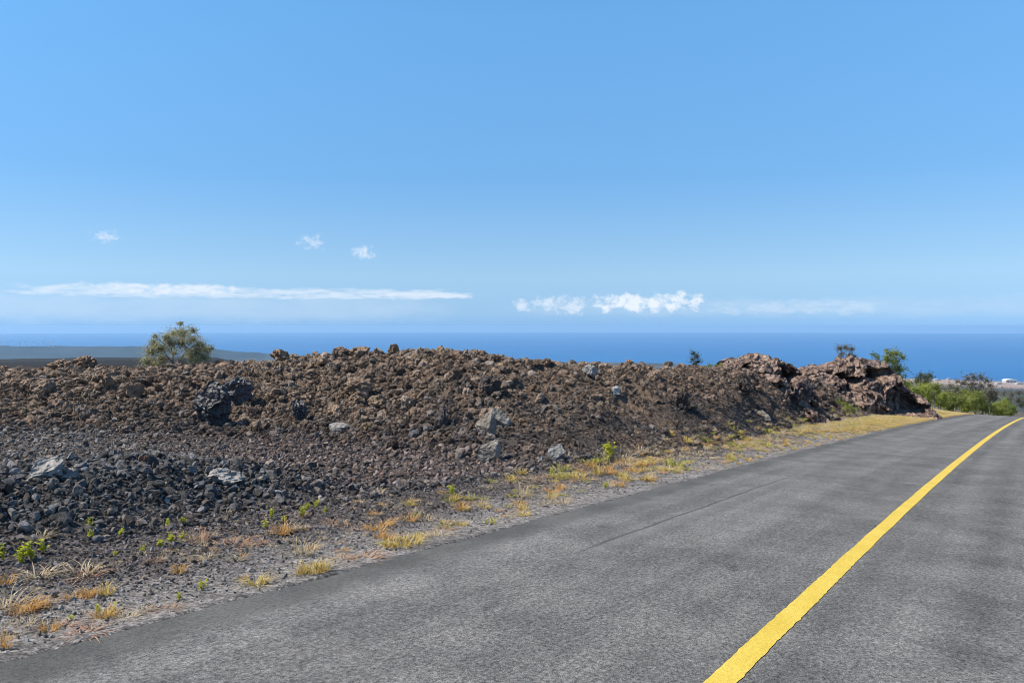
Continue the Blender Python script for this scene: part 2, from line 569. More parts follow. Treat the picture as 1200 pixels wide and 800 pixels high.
def mat_outcrop():
    m, N = material('outcrop_lava')
    tc = N.n('ShaderNodeTexCoord')
    P = tc.outputs['Object']
    a = N.noise(P, 0.9, 6, 0.65, dist=0.6)
    b = N.noise(P, 3.1, 6, 0.7)
    c = N.noise(P, 11.0, 5, 0.75)
    d = N.noise(N.n('ShaderNodeMapping').outputs[0] if False else P, 1.7, 5, 0.7, dist=1.5)
    e = N.noise(P, 2.3, 5, 0.75, dist=0.8)
    col = N.mix(N.ramp(a, 0.38, 0.62), (0.115, 0.072, 0.060), (0.270, 0.190, 0.145))
    col = N.mix(N.ramp(b, 0.44, 0.66), col, (0.440, 0.325, 0.260))
    col = N.mix(N.ramp(d, 0.53, 0.62), col, (0.085, 0.070, 0.078))
    col = N.mix(N.mul(N.ramp(e, 0.60, 0.70), 0.7), col, (0.360, 0.335, 0.315))
    col = N.mix(N.mul(N.ramp(e, 0.42, 0.32), 0.5), col, (0.180, 0.080, 0.060))
    col = N.scale(col, N.ramp(c, 0.3, 0.7, 0.5, 1.5))
    h = N.add(N.add(N.mul(a, 0.5), b), N.mul(c, 0.5))
    principled(N, col, 0.9, 0.2, h, 1.0, 0.16)
    return m


def mat_sea():
    m, N = material('sea_water')
    geo = N.n('ShaderNodeNewGeometry')
    P = geo.outputs['Position']
    n1 = N.noise(P, 1 / 5200.0, 4, 0.55)
    n2 = N.noise(P, 1 / 400.0, 4, 0.65)
    col = N.mix(N.ramp(n1, 0.3, 0.7), (0.002, 0.102, 0.310), (0.003, 0.117, 0.340))
    col = N.scale(col, N.ramp(n2, 0.3, 0.7, 0.95, 1.05))
    principled(N, col, 0.45, 0.10, n2, 0.2, 20.0)
    return m


M = dict(
    ground=mat_ground(), road=mat_road(), line=mat_line(), sea=mat_sea(), outcrop=mat_outcrop(),
    clinker=mat_rock('clinker_rock', 0.45, 1.6, 0.8, 0.28),
    stone=mat_rock('angular_stone', 0.6, 1.4, 0.5, 0.10),
    boulder=mat_rock('grey_boulder', 0.60, 1.40, 0.6, 0.22, 0.2, 1.8),
    black=mat_rock('black_lava', 0.4, 1.8, 0.9, 0.06, 0.7, 1.4, 0.38),
    bark=mat_plain('bark', (0.14, 0.115, 0.095), 0.9, 0.1, 0.35, 14.0),
    white=mat_plain('white_paint', (0.75, 0.76, 0.78), 0.5, 0.4, 0.05),
    wall=mat_plain('pale_wall', (0.55, 0.54, 0.52), 0.8, 0.2, 0.1),
    dark=mat_plain('dark_opening', (0.04, 0.045, 0.05), 0.5, 0.4, 0.1),
    leaf_grey=mat_leaf('silver_leaf', (0.14, 0.14, 0.07), (0.34, 0.33, 0.18), (0.56, 0.52, 0.31), 0.35),
    leaf_dark=mat_leaf('dark_leaf', (0.035, 0.045, 0.022), (0.085, 0.10, 0.045), (0.17, 0.18, 0.09), 0.3),
    leaf_dry=mat_leaf('dull_leaf', (0.07, 0.07, 0.050), (0.155, 0.145, 0.105), (0.26, 0.235, 0.175), 0.3),
    leaf_green=mat_leaf('green_leaf', (0.12, 0.165, 0.028), (0.29, 0.335, 0.06), (0.52, 0.53, 0.14), 0.42),
    leaf_mid=mat_leaf('mid_leaf', (0.09, 0.13, 0.03), (0.22, 0.26, 0.06), (0.40, 0.42, 0.12), 0.45),
    leaf_bright=mat_leaf('sprout_leaf', (0.30, 0.34, 0.02), (0.48, 0.50, 0.04), (0.62, 0.58, 0.07), 0.45),
    grass_dry=mat_leaf('dry_grass', (0.40, 0.21, 0.06), (0.58, 0.34, 0.12), (0.68, 0.47, 0.20), 0.35),
    grass_straw=mat_leaf('straw_grass', (0.36, 0.27, 0.16), (0.52, 0.42, 0.27), (0.62, 0.54, 0.38), 0.3),
    grass_gold=mat_leaf('gold_grass', (0.40, 0.29, 0.075), (0.58, 0.43, 0.14), (0.70, 0.57, 0.24), 0.35),
    grass_green=mat_leaf('yellow_green_grass', (0.24, 0.25, 0.05), (0.40, 0.38, 0.09), (0.52, 0.47, 0.15), 0.35),
    grass_red=mat_leaf('russet_grass', (0.24, 0.13, 0.08), (0.40, 0.24, 0.15), (0.54, 0.39, 0.26), 0.3),
)

# ------------------------------------------------------------------ ground sheet
TAN, DARK, BERM, TRACK = np.array([0.228, 0.168, 0.124]), np.array([0.098, 0.084, 0.077]), np.array([0.088, 0.084, 0.083]), np.array([0.128, 0.100, 0.088])
VERGE, CINDER = np.array([0.185, 0.172, 0.163]), np.array([0.098, 0.086, 0.082])


def lerp(a, b, k):
    return a + (b - a) * np.asarray(k)[..., None]


def zone_color(x, y):
    """Ground and rubble colour by place: pale gravel, dark berm, reddish track, tan clinker."""
    s, o = to_road(x, y)
    t, h, past = mound_t(x, y)
    a = x / np.maximum(y, 1.0) * F + CX
    n = noise2(x, y, 0.45, 4, 11.0)
    n2 = noise2(x, y, 1.5, 3, 13.0)
    c = lerp(np.broadcast_to(VERGE, x.shape + (3,)), CINDER, sstep(3.75, 4.8, o + 0.55 * n))
    c = lerp(c, TRACK, sstep(5.4, 6.2, o + 0.4 * n) * 0.9)
    grey_left = sstep(260, 60, a + 120 * n)
    c = lerp(c, np.array([0.150, 0.132, 0.118]), grey_left * sstep(7.5, 9.0, o))
    bm_ = sstep(5.2, 6.2, o + 0.5 * n) * (1 - sstep(9.2, 10.8, o + 0.7 * n)) * (1 - sstep(6.0, 8.6, s + n))
    c = lerp(c, BERM, bm_)
    low = lerp(np.broadcast_to(DARK, x.shape + (3,)), np.array([0.165, 0.122, 0.094]), sstep(-0.2, 0.5, n2))
    ontan = sstep(0.30, 0.62, t + 0.30 * n + 0.22 * sstep(560, 380, a) - 0.06 * sstep(650, 800, a))
    up = lerp(np.broadcast_to(TAN, x.shape + (3,)), np.array([0.190, 0.138, 0.108]), sstep(700, 900, a) * 0.8)
    up = lerp(up, np.array([0.32, 0.235, 0.165]), sstep(0.1, 0.7, n2) * 0.5)
    mc = lerp(low, up, ontan)
    c = lerp(c, mc, sstep(0.0, 0.16, t + 0.10 * n) * sstep(4.6, 5.6, o))
    return c, t, s, o, a


def build_ground():
    az = np.radians(np.concatenate([np.arange(-180, -44, 4.0), np.arange(-44, 44.01, 0.16), np.arange(47, 180.1, 3.8)]))
    az[-1] = math.pi
    rr = np.concatenate([np.geomspace(0.5, 4.0, 22)[:-1], np.geomspace(4.0, 75.0, 360)[:-1], np.geomspace(75, 25000.0, 190)])
    A, RR = np.meshgrid(az, rr, indexing='ij')
    x = (np.sin(A) * RR).ravel(); y = (np.cos(A) * RR).ravel()
    z = ground_z(x, y)
    c, t, s, o, a = zone_color(x, y)
    r = np.hypot(x, y)
    # far away: old dark flows, brown scrub and paler flats by the shore
    n = noise2(x, y, 1 / 900.0, 4, 21.0)
    streak = noise2(x + y * 0.2, y, 1 / 2400.0, 4, 27.0)
    far = lerp(np.broadcast_to(np.array([0.036, 0.037, 0.036]), c.shape), np.array([0.115, 0.090, 0.062]), sstep(-0.1, 0.45, n))
    far = lerp(far, np.array([0.09, 0.10, 0.05]), sstep(0.25, 0.6, streak) * 0.5)
    shore = sstep(8000, 9200, r) * sstep(10, 20, np.degrees(np.arctan2(x, y))) * (0.5 + 0.5 * sstep(-0.2, 0.3, streak))
    far = lerp(far, np.array([0.34, 0.25, 0.20]), shore * 0.9)
    leftf = sstep(-8, -20, np.degrees(np.arctan2(x, y)))
    far = lerp(far, np.array([0.016, 0.015, 0.016]), leftf * 0.9)
    c = lerp(c, far, np.maximum(sstep(70, 160, r), sstep(36, 50, r) * leftf))
    side = sstep(-3.0, -4.5, o) * (r < 200)
    c = lerp(c, np.array([0.12, 0.10, 0.08]), side)
    gap_shade = sstep(5.4, 6.2, o) * (r < 120)  # darkens ground under the rubble: shade of the gaps painted into its colour
    c = lerp(c, c * 0.35 + np.array([0.030, 0.024, 0.021]), gap_shade)
    col = np.concatenate([c, np.ones((len(c), 1))], 1)
    me = np_mesh('ground', np.stack([x, y, z], 1), grid_faces(len(az), len(rr)), M['ground'], True, {'tint': ('FLOAT_COLOR', col)})
    tag(link('ground', me), kind='structure')


build_ground()


def build_sea():
    az = np.radians(np.arange(-180, 180.1, 3.0)); rr = np.concatenate([[10], np.geomspace(3000, SEA_R, 60)])
    A, RR = np.meshgrid(az, rr, indexing='ij')
    v = np.stack([np.sin(A).ravel() * RR.ravel(), np.cos(A).ravel() * RR.ravel(), np.full(A.size, SEA_Z)], 1)
    tag(link('sea', np_mesh('sea', v, grid_faces(len(az), len(rr)), M['sea'], True)), kind='structure')


build_sea()


def build_far_hills():
    """Long low headland across the bay, sinking into the sea at its right end."""
    m, N = material('far_hill')
    geo = N.n('ShaderNodeNewGeometry')
    n1 = N.noise(geo.outputs['Position'], 1 / 700.0, 5, 0.6)
    x_, y_, z_ = N.sep(geo.outputs['Position'])
    col = N.mix(N.ramp(n1, 0.35, 0.65), (0.012, 0.020, 0.028), (0.028, 0.038, 0.042))  # bluish albedo: some of the haze is painted into the hill colour
    col = N.mix(N.ramp(N.add(z_, N.mul(n1, 60)), -530, -580), col, (0.06, 0.07, 0.075))
    principled(N, col, 0.95, 0.1)
    az = np.radians(np.arange(-52, -16, 0.15)); dd = np.linspace(-1, 1, 41)
    A, T = np.meshgrid(az, dd, indexing='ij')
    A = A.ravel(); T = T.ravel()
    px = CX + F * np.tan(A)
    ytop = np.interp(px, [-600, 0, 90, 170, 235, 262, 300, 312], [402, 405.0, 406.0, 405.5, 407, 411, 413, 416])
    dx, dzz = pix_dir(px, ytop)
    rad = 15500 + np.where(T < 0, T * 3200, T * 1500) + 500 * noise2(A * 30, T, 1.0, 2)
    ztop = CAMZ + 15500 * dzz
    prof = np.where(T < 0, np.maximum(0, 1 - np.abs(T) ** 0.9) ** 1.35, np.maximum(0, 1 - T ** 2) ** 0.8)
    z = -606 + (ztop + 606) * prof + prof * 10 * noise2(A * 200, T * 3, 1.0, 4, 5.5) * (np.abs(T) > 0.06)
    v = np.stack([dx * rad, rad, z], 1)
    tag(link('hills', np_mesh('hills', v, grid_faces(len(az), len(dd)), m, True)), kind='structure')


build_far_hills()


# ------------------------------------------------------------------ road and centre line
def strip(name, s, o_left, o_right, n, lift, mat, parent=None, edge_drop=0.0, crown=0.0):
    k = np.linspace(0, 1, n)
    S = np.repeat(s, n)
    O = (o_right[:, None] * (1 - k) + o_left[:, None] * k).ravel()
    x, y, z = road_xyz(S, O)
    z = z + lift
    Kk = np.tile(k, len(s))
    if edge_drop:
        z = z - edge_drop * ((Kk > 0.9999) | (Kk < 0.0001))
    me = np_mesh(name, np.stack([x, y, z], 1), grid_faces(len(s), n), mat, True, {'road': ('FLOAT_VECTOR', np.stack([S, O, O * 0], 1))})
    return link(name, me, parent)


def build_road():
    s = np.concatenate([np.arange(-14, 25, 0.06), np.arange(25, 150, 0.4)])
    wig = 0.05 * noise2(s, s * 0, 0.8, 4, 3.0) + 0.035 * noise2(s, s * 0, 5.0, 3, 3.0)
    road = strip('road', s, LANE + wig, -3.35 + wig * 0.8, 30, 0.0, M['road'], None, 0.05)
    tag(road, kind='structure')
    w = 0.009 * noise2(s, s * 0, 11.0, 3, 8.0) + 0.006 * noise2(s, s * 0, 1.3, 2, 8.5)
    w2 = 0.009 * noise2(s, s * 0, 11.0, 3, 6.0) + 0.006 * noise2(s, s * 0, 1.3, 2, 8.5)
    strip('centre_line', s, 0.073 + w, -0.073 + w2, 3, 0.004, M['line'], road)


build_road()

# ------------------------------------------------------------------ stones
def ico(sub):
    bm = bmesh.new()
    bmesh.ops.create_icosphere(bm, subdivisions=sub, radius=1.0)
    v = np.array([p.co[:] for p in bm.verts]); f = np.array([[q.index for q in p.verts] for p in bm.faces])
    bm.free()
    return v, f


_ICO = {k: ico(k) for k in (2, 3, 4, 5)}


def stone_mesh(name, kind, seed, mat, sub=3):
    rg = np.random.default_rng(seed)
    v, f = _ICO[sub]
    off = rg.uniform(-50, 50, 3)
    p = v.copy()
    if kind == 'clinker':                    # knobbly, pitted aa clinker
        r = 1 + 0.38 * perlin(v * 1.3 + off) + 0.36 * perlin(v * 2.6 + off) - 0.30 * np.abs(perlin(v * 4.1 + off)) + 0.20 * perlin(v * 6.5 + off)
        p = v * r[:, None]
        for _ in range(3):
            n = rg.normal(size=3); n /= np.linalg.norm(n); d = rg.uniform(0.6, 0.9)
            p = p - np.maximum(0, p @ n - d)[:, None] * n * 0.6
    else:                                    # split along flat faces
        for _ in range(rg.integers(9, 14) if kind != 'block' else rg.integers(7, 10)):
            n = rg.normal(size=3); n /= np.linalg.norm(n); d = rg.uniform(0.42, 0.80) if kind != 'block' else rg.uniform(0.36, 0.66)
            p = p - np.maximum(0, p @ n - d)[:, None] * n
        amp = {'angular': 0.05, 'block': 0.07, 'crag': 0.26}.get(kind, 0.22)
        p = p + v * (amp * perlin(v * 3.5 + off) + 0.03 * perlin(v * 8 + off))[:, None]
    p = p - (p.max(0) + p.min(0)) / 2
    p /= np.abs(p).max()
    p = p * np.array([1.0, rg.uniform(0.72, 1.0), rg.uniform(0.6, 0.95)])
    return np_mesh(name, p, f, mat, False)


CLINK = [stone_mesh('clinker', 'clinker', 100 + i, M['clinker'], 3 if i % 2 else 4) for i in range(16)]
ANG = [stone_mesh('stone', 'angular', 200 + i, M['stone'], 3) for i in range(12)]

ROCKS = []          # tuples (x, y, z, diameter, kind index, tint, zone)


def sample_rocks():
    out = []
    def emit(n, xr, yr, keep, size, kind, zone, sink=0.25, tintvar=0.30, colour=None):
        if xr == 'road':
            x, y, _ = road_xyz(RNG.uniform(yr[0], yr[1], n), RNG.uniform(yr[2], yr[3], n))
        else:
            x = RNG.uniform(*xr, n); y = RNG.uniform(*yr, n)
        a = x / np.maximum(y, 0.1) * F + CX
        ok = (a > -600) & (a < 1330) & (y > 2.2)
        x, y = x[ok], y[ok]
        c, t, s, o, a = zone_color(x, y)
        k = keep(x, y, t, s, o, a) > RNG.uniform(size=len(x))
        x, y, c, t, s, o, a = x[k], y[k], c[k], t[k], s[k], o[k], a[k]
        d = size(len(x), t, a)
        z = ground_z(x, y) + d * (0.5 - sink) * 0.75
        tv = np.exp(RNG.normal(-0.04, tintvar * 1.35, len(x)))
        warm = RNG.normal(0, 0.05, len(x))
        c = c * tv[:, None] * np.stack([1 + warm, np.ones_like(warm), 1 - warm], 1)
        c = c * (1.58 if kind == 0 else 1.32)
        if colour is not None:
            c = colour(c, len(x))
        c = c * np.minimum(1.0, 0.40 / np.maximum(c.max(1), 1e-3))[:, None]
        out.append(dict(p=np.stack([x, y, z], 1), d=d, kind=np.full(len(x), kind), c=np.clip(c, 0.012, 0.55), zone=np.full(len(x), zone), s=s, o=o, t=t, a=a))

    def ln(med, sig, lo, hi):
        return lambda n, t, a: np.clip(np.exp(RNG.normal(math.log(med), sig, n)), lo, hi)

    def berm(s, o): return sstep(5.3, 6.3, o) * (1 - sstep(8.8, 10.6, o)) * (1 - sstep(6.0, 8.6, s))
    # berm: angular dark stones
    emit(112000, (-22, 3), (2.2, 14), lambda x, y, t, s, o, a: berm(s, o) * 0.55, ln(0.070, 0.38, 0.03, 0.20), 1, 1, 0.2, 0.33)
    emit(160000, (-22, 3), (2.2, 14), lambda x, y, t, s, o, a: berm(s, o) * 0.6, ln(0.038, 0.3, 0.02, 0.07), 1, 1, 0.2, 0.33)
    # track and flats: fine gravel
    emit(330000, (-27, 2), (5, 19), lambda x, y, t, s, o, a: (o > 5.4) * (t < 0.12) * (1 - 0.8 * berm(s, o)) * 0.42, (lambda n, t, a: np.clip(np.exp(RNG.normal(math.log(0.036), 0.42, n)) * (1 + 0.55 * sstep(330, 480, a)), 0.016, 0.13)), 1, 2, 0.25, 0.35)
    emit(14000, (-27, 2), (5, 19), lambda x, y, t, s, o, a: (o > 5.6) * (t < 0.1) * 0.45, ln(0.09, 0.3, 0.05, 0.18), 1, 2, 0.25, 0.35)
    # mound: clinker
    def mound_size(med, sig, lo, hi):
        def f(n, t, a):
            k = 1.0 + 0.35 * sstep(0.45, 0.9, t) * sstep(620, 420, a) - 0.30 * sstep(540, 640, a) * sstep(0.95, 0.3, t) - 0.12 * sstep(600, 700, a)
            return np.clip(np.exp(RNG.normal(math.log(med), sig, n)) * k, lo, hi)
        return f
    on = lambda x, y, t, s, o, a: (t > 0.02) * (t < 1.25) * (o > 5.0) * (y < 60)
    emit(180000, (-33, 20), (11, 48), lambda *q: on(*q) * 0.85, mound_size(0.105, 0.40, 0.05, 0.32), 0, 3, 0.22, 0.30)
    emit(180000, (-33, 20), (11, 48), lambda *q: on(*q) * 0.8, mound_size(0.065, 0.3, 0.03, 0.12), 0, 3, 0.2, 0.32)
    emit(9000, (-33, 20), (11, 48), lambda *q: on(*q) * 0.5 * sstep(0.1, 0.4, q[2]), mound_size(0.25, 0.28, 0.16, 0.60), 0, 3, 0.28, 0.25)
    emit(19500, (-33, 20), (11, 48), lambda *q: on(*q) * 0.4, mound_size(0.12, 0.4, 0.05, 0.32), 1, 3, 0.22, 0.25,
         lambda c, n: lerp(c, np.array([0.17, 0.165, 0.165]), RNG.uniform(0.2, 0.8, n)))
    emit(34000, (-30, 22), (22, 60), lambda x, y, t, s, o, a: (t >= 1.2) * (t < 2.4) * (o > 6) * 0.6, ln(0.22, 0.35, 0.1, 0.5), 0, 4, 0.25, 0.3)
    # rubble at the foot of the outcrops
    emit(9000, (11, 26), (30, 52), lambda x, y, t, s, o, a: (o > 5.6) * (o < 11) * (a > 900) * 0.8, ln(0.20, 0.45, 0.08, 0.6), 0, 4, 0.25, 0.35, lambda c, n: lerp(c, np.array([0.12, 0.095, 0.09]), RNG.uniform(0.2, 0.9, n)))
    # verge: pebbles and cinders
    emit(150000, 'road', (-7, 24, 3.22, 6.4), lambda x, y, t, s, o, a: (0.25 + 0.75 * sstep(3.4, 4.4, o)) * sstep(26, 7, s) * 0.75, ln(0.016, 0.42, 0.008, 0.045), 1, 5, 0.25, 0.50)
    emit(9000, 'road', (-7, 24, 3.6, 6.4), lambda x, y, t, s, o, a: sstep(3.4, 5.6, o) * 0.6 * sstep(28, 12, s), ln(0.040, 0.32, 0.025, 0.09), 1, 5, 0.25, 0.45)
    return {k: np.concatenate([q[k] for q in out]) for k in out[0]}


RK = sample_rocks()
print('ROCKS', len(RK['d']), [int((RK['zone'] == q).sum()) for q in range(6)])


def instancer_group(name, coll):
    g = bpy.data.node_groups.new(name, 'GeometryNodeTree')
    g.interface.new_socket('Geometry', in_out='INPUT', socket_type='NodeSocketGeometry')
    g.interface.new_socket('Geometry', in_out='OUTPUT', socket_type='NodeSocketGeometry')
    nd = g.nodes; L = g.links
    gi = nd.new('NodeGroupInput'); go = nd.new('NodeGroupOutput')
    ci = nd.new('GeometryNodeCollectionInfo'); ci.inputs[0].default_value = coll
    ci.inputs['Separate Children'].default_value = True; ci.inputs['Reset Children'].default_value = True
    ip = nd.new('GeometryNodeInstanceOnPoints'); ip.inputs['Pick Instance'].default_value = True

    def attr(nm, typ):
        a = nd.new('GeometryNodeInputNamedAttribute'); a.data_type = typ; a.inputs[0].default_value = nm
        return next(o for o in a.outputs if o.enabled and o.name == 'Attribute')
    e2r = nd.new('FunctionNodeEulerToRotation')
    L.new(attr('turn', 'FLOAT_VECTOR'), e2r.inputs[0])
    L.new(gi.outputs[0], ip.inputs['Points']); L.new(ci.outputs[0], ip.inputs['Instance'])
    L.new(attr('pick', 'INT'), ip.inputs['Instance Index'])
    L.new(e2r.outputs[0], ip.inputs['Rotation'])
    L.new(attr('size', 'FLOAT_VECTOR'), ip.inputs['Scale'])
    L.new(ip.outputs[0], go.inputs[0])
    return g


def stuff_points(name, label, cat, P, size, turn, pick, tint, meshes, src):
    coll = bpy.data.collections.new(src + '_sources')
    for i, me in enumerate(meshes):
        o = bpy.data.objects.new('%s_%02d' % (src, i), me)
        o['kind'] = 'stuff'
        coll.objects.link(o)
    me = np_mesh(name, P, np.zeros((0, 3), int), None, False, {
        'turn': ('FLOAT_VECTOR', turn), 'size': ('FLOAT_VECTOR', size), 'pick': ('INT', pick),
        'tint': ('FLOAT_COLOR', np.concatenate([tint, np.ones((len(tint), 1))], 1))})
    o = link(name, me)
    md = o.modifiers.new('scatter', 'NODES'); md.node_group = instancer_group(name + '_scatter', coll)
    tag(o, label, cat, kind='stuff')
    return o


def landmarks(items):
    return [(np.array(march(px, py)), words) for px, py, words in items]


def nearest(marks, p):
    return min(marks, key=lambda m: np.linalg.norm(m[0][:2] - np.asarray(p)[:2]))[1]


def place_rocks():
    MM = landmarks([(20, 445, 'beside the wide brown end block'), (75, 440, 'around the broad smooth skyline boulder'), (112, 461, 'around the dark sided brown block'), (178, 436, 'in front of the silvery tree'), (175, 480, 'downslope of the silvery tree'),
                    (255, 490, 'around the large black glassy boulder'), (262, 440, 'above the large black glassy boulder'), (328, 428, 'below the tall rounded skyline boulder'), (350, 490, 'around the small black boulder'), (410, 425, 'under the flat-topped block'),
                    (418, 466, 'around the overhanging clinker block'), (410, 502, 'above the flat grey slab'), (461, 425, 'below the pointed skyline block'), (517, 495, 'around the dark upright block'), (550, 430, 'above the dark hollowed block'), (575, 458, 'around the dark hollowed block'),
                    (578, 505, 'around the tall flat-faced boulder'), (640, 440, 'below the small round skyline block'), (640, 490, 'upslope of the lone small grey boulder'), (695, 442, 'around the pale skyline boulder'), (724, 470, 'around the small whitish stone'),
                    (760, 440, 'near the small spiky skyline block'), (800, 478, 'around the dark crevice-shade block'), (830, 440, 'in front of the tiny dark tree'), (875, 465, 'below the smaller outcrop'), (895, 488, 'around the flat grey stone')])
    MB_ = landmarks([(20, 590, 'near the leafy weeds'), (50, 560, 'around the large pale slab'), (110, 610, 'downslope of the large pale slab'), (168, 550, 'around the rusty brown stone'), (200, 600, 'between the two pale slabs'), (259, 562, 'around the low rounded slab'),
                     (300, 590, 'downslope of the low rounded slab'), (370, 570, 'beyond the low rounded slab'), (440, 570, 'where the berm tapers off')])
    n = len(RK['d'])
    x, y, z = RK['p'].T
    px, py = project(x, y, z)
    app = RK['d'] * F / y
    seen = (px > 4) & (px < 1196) & (py > 395) & (RK['t'] < 1.02) & (RK['zone'] != 4)
    order = np.argsort(-np.where(seen, app, 0))
    # the largest in view become things of their own: mostly mound, some berm, some on the track
    pick = []
    for zone, cnt in ((3, 200), (1, 72), (2, 26)):
        q = [i for i in order if RK['zone'][i] == zone][:cnt]
        pick += q
    single = np.zeros(n, bool); single[pick] = True
    turn = RNG.uniform(-math.pi, math.pi, (n, 3)); turn[:, :2] *= 0.35
    sq = np.stack([np.ones(n), RNG.uniform(0.75, 1.1, n), RNG.uniform(0.6, 1.0, n)], 1)
    size = RK['d'][:, None] * 0.5 * sq
    vi = RNG.integers(0, 1000, n)
    for kind, meshes, nm, lab, cat in ((0, CLINK, 'clinker_rubble', 'loose brown and grey lava clinker covering the mound', 'rubble'),
                                       (1, ANG, 'gravel', 'loose dark stones and gravel between the road and the mound', 'gravel')):
        k = (RK['kind'] == kind) & ~single
        stuff_points(nm, lab, cat, RK['p'][k], size[k], turn[k], vi[k] % len(meshes), RK['c'][k], meshes, nm + '_piece')
    for i in pick:
        zone = RK['zone'][i]; c = RK['c'][i]
        me = CLINK[vi[i] % len(CLINK)] if RK['kind'][i] == 0 else ANG[vi[i] % len(ANG)]
        o = link('lava_rock', me, None, RK['p'][i].tolist(), turn[i].tolist(), (size[i] * 1.0).tolist())
        o['tint'] = [float(v) for v in c]
        px_w = RK['d'][i] * F / RK['p'][i][1]
        lum = c[0]
        if zone == 3:
            big = 'large ' if px_w > 17 else ''
            hue = 'grey flat-faced stone' if RK['kind'][i] == 1 else ('pale tan clinker block' if lum > 0.36 else 'brown clinker block' if lum > 0.20 else 'dark clinker block')
            lab = big + hue + ' on the mound ' + nearest(MM, RK['p'][i])
        elif zone == 1:
            hue = 'pale grey' if lum > 0.14 else 'mid grey' if lum > 0.09 else 'blackish'
            lab = ('large ' if px_w > 17 else '') + hue + ' angular stone in the berm ' + nearest(MB_, RK['p'][i])
        else:
            lab = ('pale' if lum > 0.2 else 'dark') + ' loose stone on the gravel track ' + nearest(MB_ + MM, RK['p'][i])
        tag(o, lab, 'rock', 'rocks: ' + lab)


place_rocks()

# ------------------------------------------------------------------ boulders one can point at
def boulder(name, px, ybase, w, h, kind, tint, label, seed, mat='boulder', deep=0.8, sub=4, turn=None, group=None, lift=0.0):
    x, y, z = march(px, ybase)
    mpp = y / F
    me = stone_mesh(name, kind, seed, M[mat], sub)
    co = np.array([v.co[:] for v in me.vertices])
    rg = np.random.default_rng(seed + 5)
    rot = Euler((rg.uniform(-.3, .3), rg.uniform(-.3, .3), rg.uniform(-3, 3)) if turn is None else turn).to_matrix()
    co = co @ np.array(rot).T
    ext = co.max(0) - co.min(0)
    sc = np.array([w * mpp, w * mpp * deep, h * mpp * 1.22]) / ext
    co = co * sc
    co = co - np.array([(co[:, 0].max() + co[:, 0].min()) / 2, (co[:, 1].max() + co[:, 1].min()) / 2, co[:, 2].min()])
    me.vertices.foreach_set('co', co.astype(np.float32).ravel()); me.update()
    o = link(name, me, None, (x, y + 0.25 * w * mpp * deep, z - h * mpp * 0.2 + lift))
    o['tint'] = list(tint)
    return tag(o, label, 'rock', group)


G1, G2, PALE, BLK, BR = (0.235, 0.208, 0.178), (0.285, 0.255, 0.220), (0.32, 0.305, 0.29), (0.035, 0.032, 0.036), (0.25, 0.172, 0.118)
boulder('black_boulder', 248, 498, 44, 52, 'crag', BLK, 'large black glassy lava boulder jutting out of the brown mound', 301, 'black', 0.6, 5)
boulder('black_boulder', 276, 476, 38, 34, 'crag', (0.055, 0.050, 0.056), 'black knobbly lava block leaning against the large black glassy boulder', 302, 'black', 0.6, 5)
boulder('black_boulder', 350, 495, 21, 26, 'crag', BLK, 'small black rounded boulder on the mound among tan clinker', 303, 'black', 0.8, 4)
boulder('grey_boulder', 569, 514, 26, 30, 'block', G1, 'tall grey flat-faced boulder standing above the squat one', 1311, 'boulder', 0.9, 4, (-0.25, 0.1, 2.6))
boulder('grey_boulder', 586, 501, 28, 23, 'block', G2, 'pale grey block resting behind the tall flat-faced boulder', 1319, 'boulder', 0.9, 4, (-0.3, 0.1, 0.7))
boulder('grey_boulder', 573, 543, 29, 28, 'block', G2, 'squat grey angular boulder at the foot of the mound below the tall one', 1313, 'boulder', 0.9, 4, (0.15, 0.35, 2.0))
boulder('grey_boulder', 652, 539, 21, 18, 'block', (0.21, 0.205, 0.2), 'lone small grey boulder on cinders at the foot of the mound', 314, 'boulder', 0.9, 4)
boulder('pale_boulder', 692, 442, 19, 14, 'block', PALE, 'pale grey boulder just below the top of the brown mound', 315, 'boulder', 0.9, 4)
boulder('pale_boulder', 722, 463, 11, 10, 'block', (0.40, 0.39, 0.38), 'small whitish stone on the mound face below the pale boulder', 316, 'boulder', 0.9, 3)
boulder('grey_boulder', 895, 492, 19, 11, 'block', G1, 'flat grey stone below the rugged outcrops near the grass', 317, 'boulder', 0.9, 4)
boulder('pale_slab', 43, 564, 46, 26, 'crust', (0.30, 0.28, 0.262), 'large pale grey sloping slab half buried in the dark berm', 321, 'boulder', 1.0, 4)
boulder('pale_slab', 74, 563, 28, 14, 'crust', (0.27, 0.252, 0.235), 'smaller pale slab lying against the large sloping slab', 322, 'boulder', 1.0, 4)
boulder('pale_slab', 259, 566, 44, 16, 'crust', (0.31, 0.29, 0.272), 'low rounded pale slab lying alone in the dark berm', 323, 'boulder', 1.0, 4)
boulder('brown_stone', 168, 546, 15, 12, 'clinker', (0.16, 0.095, 0.07), 'rusty brown stone on the back edge of the berm', 324, 'clinker', 0.9, 4)
boulder('dark_stone', 168, 557, 17, 11, 'angular', (0.075, 0.08, 0.09), 'blue grey stone just below the rusty brown one', 325, 'boulder', 0.9, 4)
boulder('dark_block', 517, 500, 18, 26, 'clinker', (0.10, 0.085, 0.078), 'dark upright clinker block on the lower mound face', 331, 'clinker', 0.8, 4)
boulder('grey_slab', 396, 505, 26, 9, 'angular', (0.25, 0.235, 0.22), 'flat grey slab at the foot of the tan clinker slope', 332, 'boulder', 0.9, 4)
boulder('tan_stone', 428, 507, 13, 12, 'clinker', (0.26, 0.18, 0.11), 'tan rounded stone beside the flat grey slab', 333, 'clinker', 0.9, 4)
boulder('clinker_block', 418, 467, 34, 24, 'clinker', (0.205, 0.142, 0.10), 'large brown clinker block overhanging a dark hollow in the mound', 334, 'clinker', 0.8, 4)
